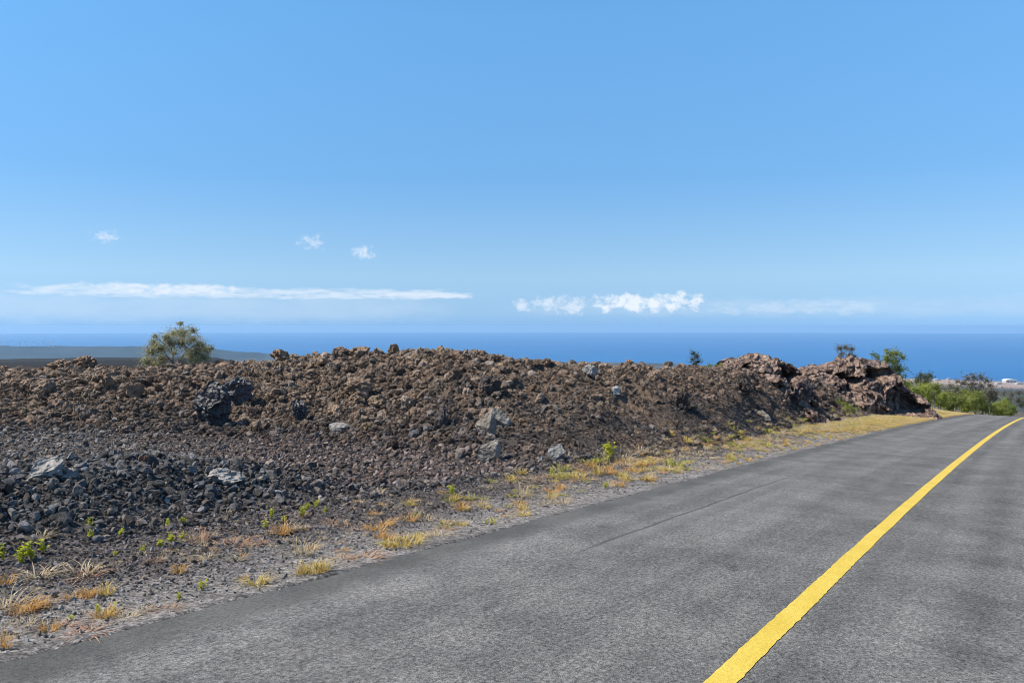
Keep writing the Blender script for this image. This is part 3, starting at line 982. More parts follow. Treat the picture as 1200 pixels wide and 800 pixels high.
boulder('clinker_block', 441, 478, 24, 15, 'clinker', (0.215, 0.155, 0.105), 'rounded tan block below the large overhanging clinker block', 335, 'clinker', 0.9, 4)
boulder('dark_block', 575, 462, 26, 22, 'clinker', (0.075, 0.062, 0.058), 'dark hollowed clinker block halfway up the mound', 336, 'clinker', 0.8, 4)
boulder('dark_block', 800, 482, 20, 22, 'clinker', (0.060, 0.048, 0.046), 'dark block standing in for a shadowed crevice short of the outcrops', 337, 'clinker', 0.8, 4)  # dark tint imitates the black shadow in a crevice
boulder('dark_block', 873, 464, 26, 18, 'clinker', (0.075, 0.058, 0.052), 'dark block with a deep hollow below the first outcrop', 338, 'clinker', 0.8, 4)
SKYB = [(68, 434, 30, 13, 341, 'broad smooth brown boulder on the skyline near the far lava flow'), (97, 433, 27, 16, 342, 'knobbly brown boulder on the skyline beside the broad smooth one'),
        (328, 424, 28, 15, 343, 'tall rounded brown boulder standing on the mound skyline'), (398, 416, 20, 10, 344, 'flat-topped clinker block on the highest part of the mound'),
        (421, 415, 24, 9, 345, 'long low clinker block on the highest part of the mound'), (461, 417, 14, 14, 346, 'pointed clinker block sticking up from the mound top'),
        (640, 429, 12, 8, 347, 'small round block on the skyline where the mound dips'), (738, 430, 10, 9, 348, 'small spiky block on the skyline past the pale boulder'),
        (117, 458, 28, 22, 349, 'big brown block with a dark shaded side below the skyline boulders'), (105, 463, 26, 15, 350, 'big tan block beside the dark sided one'),
        (152, 466, 26, 17, 351, 'brown clinker block near the silvery tree'), (20, 445, 26, 13, 352, 'wide brown block at the end of the mound top')]
for px, yb, w, h, sd, lab in SKYB:
    boulder('clinker_block', px, yb, w, h, 'clinker', tuple(np.array(BR) * random.uniform(0.85, 1.15)), lab, sd, 'clinker', 0.9, 4)


# ------------------------------------------------------------------ rugged outcrops of older lava
def outcrop(name, label, outline, D, depth, base_py, seed):
    """Craggy ridge: its skyline follows the outline (photo points), its front is steep and undercut."""
    ox = np.array([q[0] for q in outline], float); oy = np.array([q[1] for q in outline], float)
    nu, nv = 400, 210
    U, V = np.meshgrid(np.linspace(ox[0], ox[-1], nu), np.linspace(0, 1, nv), indexing='ij')
    U = U.ravel(); V = V.ravel()
    ytop = np.interp(U, ox, oy)
    dx, dz = pix_dir(U, ytop)
    X = dx * D
    ztop = CAMZ + D * dz
    n0 = noise2(U * 0.045, V, 1.0, 4, seed)
    crest = 0.42 + 0.07 * n0
    Y = D + (V - 0.42) * depth + 0.25 * n0
    zg = ground_z(X, Y, False) - 0.35
    up = sstep(0.0, 1.0, np.clip(V / crest, 0, 1)) * 0.45 + np.clip(V / crest, 0, 1) ** 0.7 * 0.55
    dn = 1 - sstep(crest, 1.0, V)
    z = zg + np.maximum(ztop - zg, 0.05) * np.where(V < crest, up, dn)
    P = np.stack([X, Y, z], 1)
    q = P + seed
    mask = (np.clip(np.minimum(V, 1 - V) * 14, 0, 1) * np.clip(np.minimum(U - ox[0], ox[-1] - U) / 8, 0, 1))[:, None]
    d = np.stack([fbm(q * 0.7 + 3, 4, 0.55), fbm(q * 0.7 + 31, 4, 0.55), fbm(q * 0.7 + 57, 4, 0.55)], 1)
    ridge = 1 - 2 * np.abs(fbm(q * np.array([0.8, 0.8, 1.3]), 4, 0.55))
    strata = np.sin(P[:, 2] * 9 + 2.5 * perlin(q * 0.7) * 2)
    front = np.clip(1 - V / 0.5, 0, 1)
    P = P + mask * d * np.array([0.34, 0.40, 0.18])
    P[:, 1] -= mask[:, 0] * (0.24 * ridge + 0.07 * strata) * (0.4 + front)
    # blocky fracture: quantised cells shift whole pieces
    cell = np.sign(perlin(q * 1.6 + 8)) * 0.07 + np.sign(perlin(q * 2.9 + 80)) * 0.04
    P += mask * cell[:, None] * np.array([0.6, 1.0, 0.7])
    P += mask * (0.05 * np.stack([fbm(q * 4.5 + 3, 3), fbm(q * 4.5 + 31, 3), fbm(q * 4.5 + 57, 3)], 1) + 0.035 * np.sign(perlin(q * 5.5 + 2))[:, None])
    # hollows at the foot of the face
    hollow = sstep(0.0, 0.35, perlin(q * np.array([0.7, 0.3, 1.1]) + 5)) * sstep(0.05, 0.10, V) * (1 - sstep(0.27, 0.36, V))
    P[:, 1] += hollow * 1.5 * mask[:, 0]
    o = link(name, np_mesh(name, P, grid_faces(nu, nv), M['outcrop'], True))
    return tag(o, label, 'rock')


outcrop('lava_outcrop', 'smaller rounded reddish lava outcrop behind the end of the brown mound',
        [(842, 448), (856, 428), (868, 421), (882, 418), (900, 420), (915, 423), (928, 430), (936, 438), (942, 452), (955, 474)], 33.0, 6.0, 480, 3.7)
outcrop('lava_outcrop', 'larger craggy red and grey lava outcrop crowned by a small shrub',
        [(925, 474), (936, 440), (950, 432), (968, 427), (980, 421), (992, 418), (1010, 420), (1024, 424), (1034, 426), (1042, 438), (1054, 450), (1070, 462), (1088, 476)], 43.0, 7.5, 486, 14.2)


# ------------------------------------------------------------------ trees and shrubs
def tube(P, r0, r1, k=6):
    """Tapered tube along points P; returns verts, quads."""
    P = np.asarray(P, float); n = len(P)
    t = np.gradient(P, axis=0); t /= np.linalg.norm(t, axis=1)[:, None] + 1e-9
    ref = np.array([0.3, 0.9, 0.2])
    a = np.cross(t, ref); a /= np.linalg.norm(a, axis=1)[:, None] + 1e-9
    b = np.cross(t, a)
    rr = np.linspace(r0, r1, n)[:, None, None]
    th = np.linspace(0, 2 * math.pi, k, endpoint=False)
    v = P[:, None, :] + rr * (np.cos(th)[None, :, None] * a[:, None, :] + np.sin(th)[None, :, None] * b[:, None, :])
    i = np.arange((n - 1) * k); row, c = i // k, i % k
    f = np.stack([row * k + c, row * k + (c + 1) % k, (row + 1) * k + (c + 1) % k, (row + 1) * k + c], 1)
    return v.reshape(-1, 3), f


def join(parts):
    vs, fs, n = [], [], 0
    for v, f in parts:
        vs.append(v); fs.append(f + n); n += len(v)
    return np.concatenate(vs), np.concatenate(fs)


def leaves(centers, radii, dens, size, rg, flat=0.85, aspect=2.0):
    """Leaf-shaped quads in a shell round each cluster centre."""
    C, Rr = [], []
    for c, r in zip(centers, radii):
        n = max(24, int(17.0 * dens * (r / size) ** 2))
        d = rg.normal(size=(n, 3)); d /= np.linalg.norm(d, axis=1)[:, None]
        rad = r * np.clip(np.abs(rg.normal(0, 0.72, n)), 0.05, 1.75)
        C.append(c + d * rad[:, None] * np.array([1, 1, flat])); Rr.append(d)
    C = np.concatenate(C); Dn = np.concatenate(Rr)
    n = len(C)
    nor = Dn * 0.7 + rg.normal(size=(n, 3)) * 0.6 + np.array([0, 0, 0.5]); nor /= np.linalg.norm(nor, axis=1)[:, None]
    u = np.cross(nor, rg.normal(size=(n, 3))); u /= np.linalg.norm(u, axis=1)[:, None] + 1e-9
    w = np.cross(nor, u)
    L = (size * rg.uniform(0.6, 1.3, n))[:, None]
    W = L / aspect
    v = np.stack([C - u * L * 0.5, C + w * W * 0.5 + nor * W * 0.15, C + u * L * 0.5, C - w * W * 0.5 + nor * W * 0.15], 1).reshape(-1, 3)
    f = np.arange(n * 4).reshape(n, 4)
    return v, f


def tree(name, label, D, base, clusters, leaf, group=None, leaf_size=0.06, dens=2.6, trunk_r=0.05, stems=1, seed=0, cat='tree', depth=0.8, flat=0.9, aspect=2.0):
    """Tree whose leaf clusters stand at the given photo points (x, y, r in pixels) at distance D; trunk and limbs reach them."""
    rg = np.random.default_rng(seed + 900)
    mpp = D / F
    bx = pix_dir(base[0], base[1])[0] * D
    bz = float(ground_z(np.array([bx]), np.array([D]), False)[0])
    root = link(name, None, None, (bx, D, bz))
    tag(root, label, cat, group)
    cen, rad = [], []
    xs = [q[0] for q in clusters]; half = max(max(xs) - min(xs), 12) / 2 * mpp
    for (cxp, cyp, r) in clusters:
        off = rg.uniform(-1, 1) * depth * half * 0.7
        ddx, ddz = pix_dir(cxp, cyp)
        cen.append(np.array([ddx * (D + off) - bx, off, CAMZ + ddz * (D + off) - bz])); rad.append(r * mpp * 1.25)
    v, f = leaves(cen, rad, dens, leaf_size, rg, flat, aspect)
    link('crown', np_mesh('crown', v, f, M[leaf]), root)
    parts = []
    low = min(c[2] for c in cen); top = max(c[2] for c in cen)
    fork = np.array([0, 0, max(0.15, low * 0.5)])
    stemtops = []
    for k in range(stems):
        e = fork + np.array([rg.uniform(-.4, .4) * half, rg.uniform(-.3, .3) * half, max(0.1, (top - fork[2]) * rg.uniform(0.15, 0.35))])
        mid = fork * 0.5 + e * 0.2 + rg.normal(0, 0.05, 3) * half
        a0 = np.array([rg.uniform(-.06, .06), rg.uniform(-.06, .06), -0.25])
        parts.append(tube([a0, mid * 0.6 + a0 * 0.4, mid, e], trunk_r, trunk_r * 0.6, 7)); stemtops.append(e)
    link('trunk', np_mesh('trunk', *join(parts), M['bark'], True), root)
    limbs = []
    for c in cen:
        s0 = min(stemtops, key=lambda e: np.linalg.norm(e - c))
        m1 = s0 * 0.6 + c * 0.4 + np.array([0, 0, 0.1 * np.linalg.norm(c - s0)]) + rg.normal(0, 0.04, 3) * half
        limbs.append(tube([s0, m1, c], trunk_r * 0.45, trunk_r * 0.14, 5))
        for _ in range(3):
            limbs.append(tube([m1 * 0.4 + c * 0.6, c + rg.normal(size=3) * 0.5 * mpp * 8], trunk_r * 0.18, trunk_r * 0.06, 4))
    link('limbs', np_mesh('limbs', *join(limbs), M['bark'], True), root)
    return root


tree('ohia_tree', 'silvery green tree standing alone behind the mound with gaps between stems', 31.0, (207, 430),
     [(211, 379, 3.2), (204, 391, 7), (214, 390, 7.5), (226, 387, 5), (195, 395, 6.5), (182, 394, 3.6), (180, 402, 6), (177, 412, 7), (172, 423, 6.5), (188, 408, 7.5),
      (200, 402, 8), (213, 401, 8.5), (226, 398, 7), (235, 404, 7), (242, 410, 5), (248, 408, 3), (231, 412, 8), (222, 416, 6), (239, 419, 7), (229, 422, 6), (204, 413, 4), (190, 420, 6.5), (182, 428, 7), (212, 424, 5)],
     'leaf_grey', None, 0.062, 3.0, 0.035, 3, 1)
tree('small_tree', 'tiny dark tree poking above the skyline between the mound and the outcrops', 33.0, (815, 430),
     [(813, 414, 3.4), (817, 417, 3.6), (811, 421, 3.2), (818, 423, 3.4), (814, 427, 4)], 'leaf_dark', None, 0.06, 2.0, 0.02, 1, 2)
tree('low_shrub', 'low dark shrub at the edge of the smaller outcrop', 34.0, (866, 426), [(864, 424, 3), (869, 422, 3.4), (871, 427, 4)], 'leaf_dark', None, 0.06, 2.4, 0.015, 1, 3, 'shrub')
tree('low_shrub', 'sparse yellowish shrub on the skyline beside the tiny dark tree', 32.5, (836, 431), [(832, 428, 3), (840, 429, 3.4), (846, 428, 2.6), (826, 430, 2.6)], 'leaf_mid', None, 0.06, 1.6, 0.012, 2, 4, 'shrub')
tree('crown_shrub', 'flat-topped dark shrub growing on top of the larger outcrop', 43.6, (991, 420),
     [(984, 408, 4), (991, 407, 4.2), (998, 409, 3.6), (986, 415, 3.6), (996, 416, 4), (1001, 418, 3)], 'leaf_dry', None, 0.075, 2.3, 0.025, 2, 5, 'shrub')
tree('leafy_tree', 'green leafy tree rising just past the larger outcrop', 50.0, (1042, 462),
     [(1023, 415, 3), (1028, 418, 3), (1039, 410, 2.6), (1044, 414, 5), (1050, 413, 4), (1057, 418, 4), (1040, 420, 6), (1048, 423, 7), (1036, 426, 5), (1053, 432, 6.5), (1045, 434, 7.5), (1054, 441, 6),
      (1047, 445, 7), (1056, 449, 6), (1050, 454, 7)], 'leaf_mid', None, 0.13, 2.2, 0.06, 2, 6)
tree('dark_tree', 'small dark bushy tree behind the bright green bushes next to the leafy tree', 70.0, (1084, 460),
     [(1079, 440, 4), (1085, 442, 5), (1090, 440, 4), (1076, 446, 5), (1087, 448, 5), (1081, 451, 6)], 'leaf_dark', None, 0.15, 2.3, 0.05, 1, 7)
for i, (lab, D, base, cl, lf) in enumerate([
    ('wide dull grey-green tree behind the bushes with the tallest crown', 74.0, (1142, 470), [(1134, 443, 5), (1141, 441, 5), (1149, 442, 5), (1157, 446, 5), (1129, 449, 6), (1139, 450, 7), (1150, 451, 7), (1161, 452, 5), (1144, 459, 7), (1155, 460, 6), (1134, 459, 6)], 'leaf_dry'),
    ('low dull grey tree between the dark tree and the widest grey tree', 72.0, (1116, 470), [(1122, 447, 3.5), (1114, 452, 5), (1106, 455, 5), (1121, 455, 6), (1112, 461, 6), (1100, 459, 5), (1123, 463, 6)], 'leaf_dry'),
    ('sparse dull brown tree on the slope beyond the green bushes', 95.0, (1184, 478), [(1176, 460, 5), (1186, 461, 5), (1194, 460, 5), (1182, 468, 6), (1193, 468, 6)], 'leaf_dry'),
    ('dark brown shrubby tree downhill of the road end', 110.0, (1206, 478), [(1203, 463, 5), (1210, 466, 6), (1200, 470, 6), (1216, 470, 6), (1196, 474, 5)], 'leaf_dark')]):
    tree('scrub_tree', lab, D, base, cl, lf, 'dull trees beyond the road crest', 0.17, 1.1, 0.06, 2, 20 + i)
BUSH = [(1095, 457, 6, 'leaf_mid', 'dark green bush rising between the dark tree and the low grey tree'), (1143, 466, 8, 'leaf_mid', 'dull green bush at the foot of the widest grey tree'), (1160, 465, 7, 'leaf_dry', 'greyish bush to the downhill side of the widest grey tree'), (1072, 460, 9, 'leaf_green', 'bright green bush closest to the craggy outcrop'), (1086, 465, 10, 'leaf_green', 'rounded bright green bush in front of the dark tree'),
        (1101, 466, 10, 'leaf_green', 'yellow-green bush in front of the low grey tree'), (1118, 473, 9, 'leaf_mid', 'mid green bush low beside the road edge grass'),
        (1134, 475, 10, 'leaf_green', 'broad bright green bush near the top of the road'), (1152, 474, 12, 'leaf_mid', 'tall darker green bush where the road drops away'),
        (1170, 476, 11, 'leaf_green', 'pale spiky green bush beside the dropping road'), (1186, 481, 7, 'leaf_mid', 'small green bush nearest the vanishing centre line'),
        (1110, 469, 9, 'leaf_green', 'light green bush under the low grey tree'), (1127, 467, 9, 'leaf_green', 'round light green bush in front of the widest grey tree'), (1060, 455, 7, 'leaf_mid', 'green bush tucked behind the outcrop under the leafy tree')]
for i, (bxp, byp, r, lf, lab) in enumerate(BUSH):
    rg = random.Random(50 + i); r = r * rg.uniform(0.9, 1.2); byp += rg.uniform(-3, 2.5)
    cl = [(bxp + rg.uniform(-.8, .8) * r, byp + rg.uniform(-.75, .6) * r, r * rg.uniform(0.30, 0.56)) for _ in range(13)]
    tree('green_bush', lab, 58.0 + 1.3 * i, (bxp, byp + r), cl, lf, 'green bushes along the road crest', 0.13, 2.4, 0.03, 2, 60 + i, 'bush')
tree('fern_bush', 'small vivid green plant in the gap between the two outcrops', 31.5, (915, 466), [(910, 461, 3), (916, 458, 4), (920, 455, 3), (914, 463, 3.5)], 'leaf_bright', None, 0.075, 2.2, 0.012, 2, 80, 'plant')
for i, (bxp, byp) in enumerate([(958, 466), (972, 468), (984, 474), (968, 477), (996, 480)]):
    tree('pale_shrub', ['pale yellow-green shrub against the foot of the larger outcrop', 'thin olive shrub in front of the outcrop hollow', 'sparse olive shrub low on the outcrop rubble', 'small olive shrub on dark rubble above the verge grass', 'wispy shrub at the dark hollow of the outcrop'][i],
         39.0 - 0.6 * i, (bxp, byp + 5), [(bxp + q[0], byp + q[1], 3.4) for q in ((-5, -2), (0, -4), (5, -1), (-3, 2), (4, 3))], 'leaf_mid' if i % 2 else 'leaf_green', 'shrubs at the foot of the outcrop', 0.07, 1.3, 0.012, 2, 90 + i, 'shrub')


# ------------------------------------------------------------------ verge plants
def grass_mesh(name, mat, seed, blades=60, height=1.0, spread=0.5, width=0.035, droop=0.5):
    rg = np.random.default_rng(seed)
    b = rg.uniform(0, 2 * math.pi, blades); rad = spread * 0.45 * rg.uniform(0, 1, blades) ** 0.5
    P0 = np.stack([np.cos(b) * rad, np.sin(b) * rad, np.zeros(blades)], 1)
    lean = b + rg.normal(0, 0.7, blades)
    out = np.stack([np.cos(lean), np.sin(lean), np.zeros(blades)], 1)
    h = height * rg.uniform(0.25, 1.0, blades); sp = spread * rg.uniform(0.2, 1.1, blades)
    mid = P0 + out * (sp * 0.4)[:, None] + np.array([0, 0, 1]) * (h * 0.65)[:, None]
    tip = P0 + out * sp[:, None] + np.array([0, 0, 1]) * (h * (1 - droop * rg.uniform(0, 0.6, blades)))[:, None]
    side = np.stack([-np.sin(lean), np.cos(lean), np.zeros(blades)], 1) * (width * rg.uniform(0.6, 1.2, blades))[:, None]
    v = np.stack([P0 - side, P0 + side, mid + side * 0.7, mid - side * 0.7, tip + side * 0.1, tip - side * 0.1], 1).reshape(-1, 3)
    i = np.arange(blades) * 6
    f = np.concatenate([np.stack([i, i + 1, i + 2, i + 3], 1), np.stack([i + 3, i + 2, i + 4, i + 5], 1)])
    return np_mesh(name, v, f, M[mat])


def sprout_mesh(name, mat, seed, stems=7, leaf=0.3):
    """Leafy weed: short stems with pointed oval leaves."""
    rg = np.random.default_rng(seed)
    parts = []
    for k in range(stems):
        a = rg.uniform(0, 6.28); e = np.array([math.cos(a) * rg.uniform(.1, .5), math.sin(a) * rg.uniform(.1, .5), rg.uniform(0.4, 1.0)])
        v, f = tube([np.zeros(3), e * 0.5 + rg.normal(0, 0.04, 3), e], 0.03, 0.015, 4)
        parts.append((v, f))
        for j in range(7):
            t = rg.uniform(0.35, 1.05); c = e * t
            b = rg.uniform(0, 6.28); d = np.array([math.cos(b), math.sin(b), rg.uniform(0.0, 0.8)]); d /= np.linalg.norm(d)
            w = np.cross(d, [0, 0, 1.0]); w /= np.linalg.norm(w) + 1e-6
            L = leaf * rg.uniform(0.7, 1.2)
            vv = np.array([c, c + d * L * 0.5 + w * L * 0.3, c + d * L - np.array([0, 0, 0.08]), c + d * L * 0.5 - w * L * 0.3])
            parts.append((vv, np.array([[0, 1, 2, 3]])))
    return np_mesh(name, *join(parts), M[mat])


TUFT = {
    'dry': [grass_mesh('grass_tuft', 'grass_dry', 400 + i, 58, 1.0, 1.0, 0.03, 0.6) for i in range(4)],
    'gold': [grass_mesh('grass_tuft', 'grass_gold', 420 + i, 64, 1.0, 0.95, 0.03, 0.6) for i in range(4)],
    'straw': [grass_mesh('grass_tuft', 'grass_straw', 440 + i, 52, 1.0, 1.1, 0.025, 0.7) for i in range(4)],
    'green': [grass_mesh('grass_tuft', 'grass_green', 460 + i, 50, 1.0, 0.9, 0.03, 0.6) for i in range(4)],
    'red': [grass_mesh('grass_tuft', 'grass_red', 480 + i, 40, 1.0, 1.1, 0.03, 0.8) for i in range(3)],
    'mat': [grass_mesh('grass_tuft', 'grass_red', 490 + i, 60, 0.5, 1.3, 0.03, 1.2) for i in range(3)],
    'sprout': [sprout_mesh('weed', 'leaf_bright', 500 + i) for i in range(5)],
}
LABEL = {
    'dry': ('orange dry grass tuft', 'grass', ''), 'gold': ('golden grass clump', 'grass', ''), 'straw': ('pale straw grass tuft', 'grass', ''),
    'green': ('yellow-green grass tuft', 'grass', ''), 'red': ('russet dried stalks', 'grass', ''), 'mat': ('flattened dry grass mat', 'grass', ''), 'sprout': ('bright leafy weed', 'weed', ''),
}
VMARK = landmarks([(30, 662, 'near the berm end below the large pale slab'), (40, 715, 'in the orange tuft patch on pale gravel'), (100, 680, 'by the long dead runners'), (125, 722, 'beside the tuft with green shoots'), (205, 625, 'at the berm foot between the pale slabs'), (235, 690, 'on bare gravel near the pavement'),
                   (260, 638, 'by the russet twiggy weed'), (365, 668, 'at the pavement edge in the long golden row'), (335, 615, 'near the lone spiky orange tuft'), (472, 637, 'at the pavement edge past the golden row'), (450, 612, 'where the berm tapers off'), (540, 592, 'on cinders below the squat grey boulder'),
                   (600, 600, 'at the pavement edge below the squat boulder'), (652, 560, 'below the lone small grey boulder'), (690, 575, 'between pavement and lone grey boulder'), (722, 545, 'around the bleached straw clump'), (790, 548, 'downhill of the bleached straw clump'), (850, 520, 'below the dark crevice-shade block'), (895, 512, 'below the flat grey stone')])


def plant(kind, px, py, w, h, label=None):
    x, y, z = march(px, py)
    mpp = y / F
    me = random.choice(TUFT[kind])
    w *= 1.25; h *= 1.2
    hx = w * mpp / (1.5 if kind in ('red', 'mat', 'straw') else 1.15)
    hz = h * mpp / (0.5 if kind == 'mat' else 0.95)
    o = link('weed' if kind == 'sprout' else 'grass_tuft', me, None, (x, y, z - 0.006), (0, 0, random.uniform(-3, 3)), (hx, hx, hz))
    lab, cat, grp = LABEL[kind]
    if label:
        return tag(o, label, cat)
    lab = lab + ' ' + nearest(VMARK, (x, y))
    return tag(o, lab, cat, 'plants: ' + lab)


PLANTS = [('gold', 365, 671, 22, 15), ('gold', 377, 669, 18, 15), ('gold', 354, 672, 16, 13), ('gold', 300, 685, 24, 11), ('gold', 472, 640, 22, 12), ('gold', 485, 637, 18, 11), ('gold', 457, 641, 18, 11),
          ('dry', 332, 625, 22, 15), ('dry', 541, 597, 16, 11), ('dry', 440, 621, 20, 9), ('dry', 453, 615, 16, 8), ('dry', 122, 723, 20, 14), ('gold', 127, 722, 18, 12), ('dry', 5, 759, 16, 22), ('dry', 60, 738, 18, 12),
          ('dry', 35, 715, 24, 14), ('dry', 48, 711, 20, 13), ('dry', 22, 718, 18, 12), ('dry', 104, 698, 18, 13), ('gold', 124, 696, 18, 14), ('dry', 86, 702, 16, 10), ('dry', 8, 684, 14, 14), ('dry', 210, 671, 14, 12),
          ('red', 235, 633, 26, 14), ('mat', 268, 640, 30, 5), ('mat', 278, 636, 24, 5), ('mat', 100, 742, 34, 5), ('straw', 95, 672, 40, 12), ('straw', 45, 676, 40, 10), ('red', 100, 676, 30, 10), ('red', 182, 660, 16, 14), ('mat', 302, 636, 20, 4),
          ('mat', 195, 714, 24, 5), ('straw', 150, 724, 26, 6), ('straw', 168, 716, 18, 8), ('mat', 390, 614, 16, 7), ('straw', 612, 582, 20, 9), ('gold', 613, 604, 16, 6), ('straw', 510, 628, 30, 4), ('mat', 425, 655, 34, 4),
          ('straw', 729, 542, 24, 14), ('sprout', 715, 538, 18, 20), ('green', 708, 541, 14, 9), ('straw', 400, 655, 24, 5), ('mat', 355, 605, 14, 5), ('straw', 660, 590, 20, 8), ('straw', 646, 585, 16, 9),
          ('sprout', 25, 660, 18, 20), ('sprout', 38, 656, 20, 20), ('sprout', 52, 648, 16, 16), ('sprout', 4, 656, 12, 18), ('sprout', 105, 622, 9, 14), ('sprout', 107, 632, 9, 10), ('sprout', 188, 640, 12, 9), ('sprout', 200, 636, 14, 10),
          ('sprout', 212, 632, 10, 8), ('sprout', 197, 618, 9, 10), ('sprout', 214, 616, 9, 10), ('sprout', 318, 608, 10, 12), ('sprout', 355, 606, 10, 14), ('sprout', 360, 598, 8, 10), ('sprout', 371, 595, 8, 10), ('sprout', 332, 612, 9, 8),
          ('sprout', 311, 618, 9, 9), ('sprout', 237, 691, 12, 12), ('sprout', 210, 702, 9, 8), ('sprout', 84, 726, 8, 7), ('sprout', 115, 718, 10, 10), ('sprout', 132, 716, 9, 10), ('sprout', 140, 628, 10, 9), ('sprout', 167, 648, 8, 9),
          ('sprout', 135, 652, 6, 7), ('sprout', 381, 602, 6, 9), ('green', 530, 588, 14, 10), ('green', 550, 586, 14, 9), ('sprout', 529, 580, 12, 12), ('green', 575, 613, 14, 7), ('green', 575, 566, 10, 6), ('green', 655, 560, 12, 9),
          ('sprout', 646, 558, 8, 10), ('green', 668, 558, 12, 8), ('gold', 676, 561, 22, 8), ('gold', 700, 556, 12, 14), ('sprout', 709, 572, 8, 7), ('gold', 758, 563, 14, 8), ('green', 792, 546, 24, 10), ('gold', 786, 551, 18, 6), ('gold', 745, 545, 16, 7)]
UNIQ = {('straw', 729): 'bleached straw grass clump leaning at the foot of the mound', ('red', 235): 'russet twiggy dead weed beside dark berm stones', ('sprout', 715): 'tall yellow-green weed beside the bleached straw clump',
        ('sprout', 38): 'large bright leafy weed at the near end of the berm', ('dry', 332): 'spiky orange grass tuft standing alone where the berm meets cinders', ('straw', 95): 'long pale dead runners lying across dark cinders'}
for k, px, py, w, h in PLANTS:
    plant(k, px, py, w, h, UNIQ.get((k, px)))
# smaller scattered tufts, thicker towards the far end of the verge
_n = 0
while _n < 150:
    px = random.uniform(420, 900); edge = float(np.interp(px, [400, 600, 800, 1000], [662, 606, 558, 511])); top = float(np.interp(px, [400, 600, 760, 900], [615, 560, 530, 500]))
    py = edge - 3 - (edge - top) * random.random()
    if random.random() > (px - 380) / 420.0:
        continue
    k = random.choices(['green', 'gold', 'straw', 'dry', 'mat', 'sprout'], [4, 4, 4, 2, 3, 1])[0]
    w = random.uniform(7, 15) * (0.8 if px > 750 else 1.0)
    plant(k, px, py, w * (1.3 if k in ('mat', 'straw') else 1), w * random.uniform(0.35, 0.7) * (0.5 if k == 'mat' else 1))
    _n += 1


def verge_grass():
    """Continuous dry grass along the far verge, too fine to count."""
    meshes, P, size, turn, pick = [], [], [], [], []
    for k in ('gold', 'straw', 'green', 'dry'):
        meshes += TUFT[k][:2]
    n = 34000
    s = RNG.uniform(10, 66, n); o = RNG.uniform(3.2, 6.6, n)
    x, y, _ = road_xyz(s, o)
    g = noise2(x, y, 0.6, 3, 2.0)
    dens = sstep(10, 20, s) * (0.30 + 0.70 * sstep(22, 36, s)) * (1 - sstep(4.6 + 0.02 * s, 6.2 + 0.01 * s, o + 0.5 * g)) * sstep(-0.55, 0.2, g + 0.35 * sstep(25, 40, s))
    k = RNG.uniform(size=n) < dens * 0.42
    x, y, s, o, g = x[k], y[k], s[k], o[k], g[k]
    n = len(x)
    z = ground_z(x, y)
    hgt = RNG.uniform(0.05, 0.16, n) * (0.7 + 0.5 * sstep(25, 45, s)) * (0.75 + 0.5 * sstep(3.4, 4.8, o))
    w = hgt * RNG.uniform(0.9, 1.6, n)
    r = RNG.uniform(size=n) + 0.25 * (o - 4.3)
    kind = np.where(r < 0.42, 0, np.where(r < 0.74, 1, np.where(r < 0.98, 2, 1))); kind = np.where(RNG.uniform(size=n) < 0.08, 3, kind)
    pick = kind * 2 + RNG.integers(0, 2, n)
    turn = np.zeros((n, 3)); turn[:, 2] = RNG.uniform(-3, 3, n)
    stuff_points('verge_grass', 'low golden and straw dry grass lining the far verge', 'grass', np.stack([x, y, z - 0.005], 1), np.stack([w, w, hgt], 1), turn, pick, np.ones((n, 3)), meshes, 'verge_grass_piece')


verge_grass()


def dry_litter():
    """Fine dead stalks lying about on the verge."""
    n = 2200
    s = RNG.uniform(-6, 26, n); o = RNG.uniform(3.4, 5.7, n)
    x, y, _ = road_xyz(s, o)
    g = noise2(x, y, 0.9, 3, 12.0)
    k = RNG.uniform(size=n) < sstep(-0.25, 0.45, g) * (0.5 + 0.5 * sstep(3.4, 4.4, o))
    x, y = x[k], y[k]; n = len(x)
    w = np.exp(RNG.normal(math.log(0.055), 0.4, n)); h = w * RNG.uniform(0.3, 0.9, n)
    turn = np.zeros((n, 3)); turn[:, 2] = RNG.uniform(-3, 3, n)
    meshes = TUFT['mat'][:1] + TUFT['straw'] + TUFT['dry'][:1]
    stuff_points('dry_litter', 'fine dead stalks and straw strewn over the verge gravel', 'dry litter', np.stack([x, y, ground_z(x, y) - 0.004], 1), np.stack([w, w, h], 1), turn, RNG.integers(0, len(meshes), n), np.ones((n, 3)), meshes, 'dry_litter_piece')


dry_litter()


# ------------------------------------------------------------------ scrub on the slopes below
def far_scrub():
    """Low bushes dotted over the slope below the road and on the edge of the far flow."""
    rg = np.random.default_rng(77)
    V, Fc = [], []
    n = 0
    def add(x, y, size):
        nonlocal n
        z = float(ground_z(np.array([x]), np.array([y]), False)[0])
        v, f = leaves([np.array([0, 0, size * 0.35])], [size * 0.5], 1.6, size * 0.16, rg, 0.75, 1.5)
        V.append(v + np.array([x, y, z])); Fc.append(f + n); n += len(v)
    for _ in range(700):
        d = math.exp(rg.uniform(math.log(130), math.log(1800))); a = math.atan((rg.uniform(1030, 1330) - 600) / F)
        add(d * math.tan(a), d, rg.uniform(1.5, 4.0) * (1 + d / 900))
    for _ in range(60):
        d = rg.uniform(2700, 2980); a = math.atan((rg.uniform(-60, 320) - 600) / F)
        add(d * math.tan(a), d, rg.uniform(4, 8))
    o = link('scrub', np_mesh('scrub', np.concatenate(V), np.concatenate(Fc), M['leaf_dry']))
    tag(o, 'dull low scrub dotted over the slopes below the road', 'scrub', kind='stuff')


far_scrub()


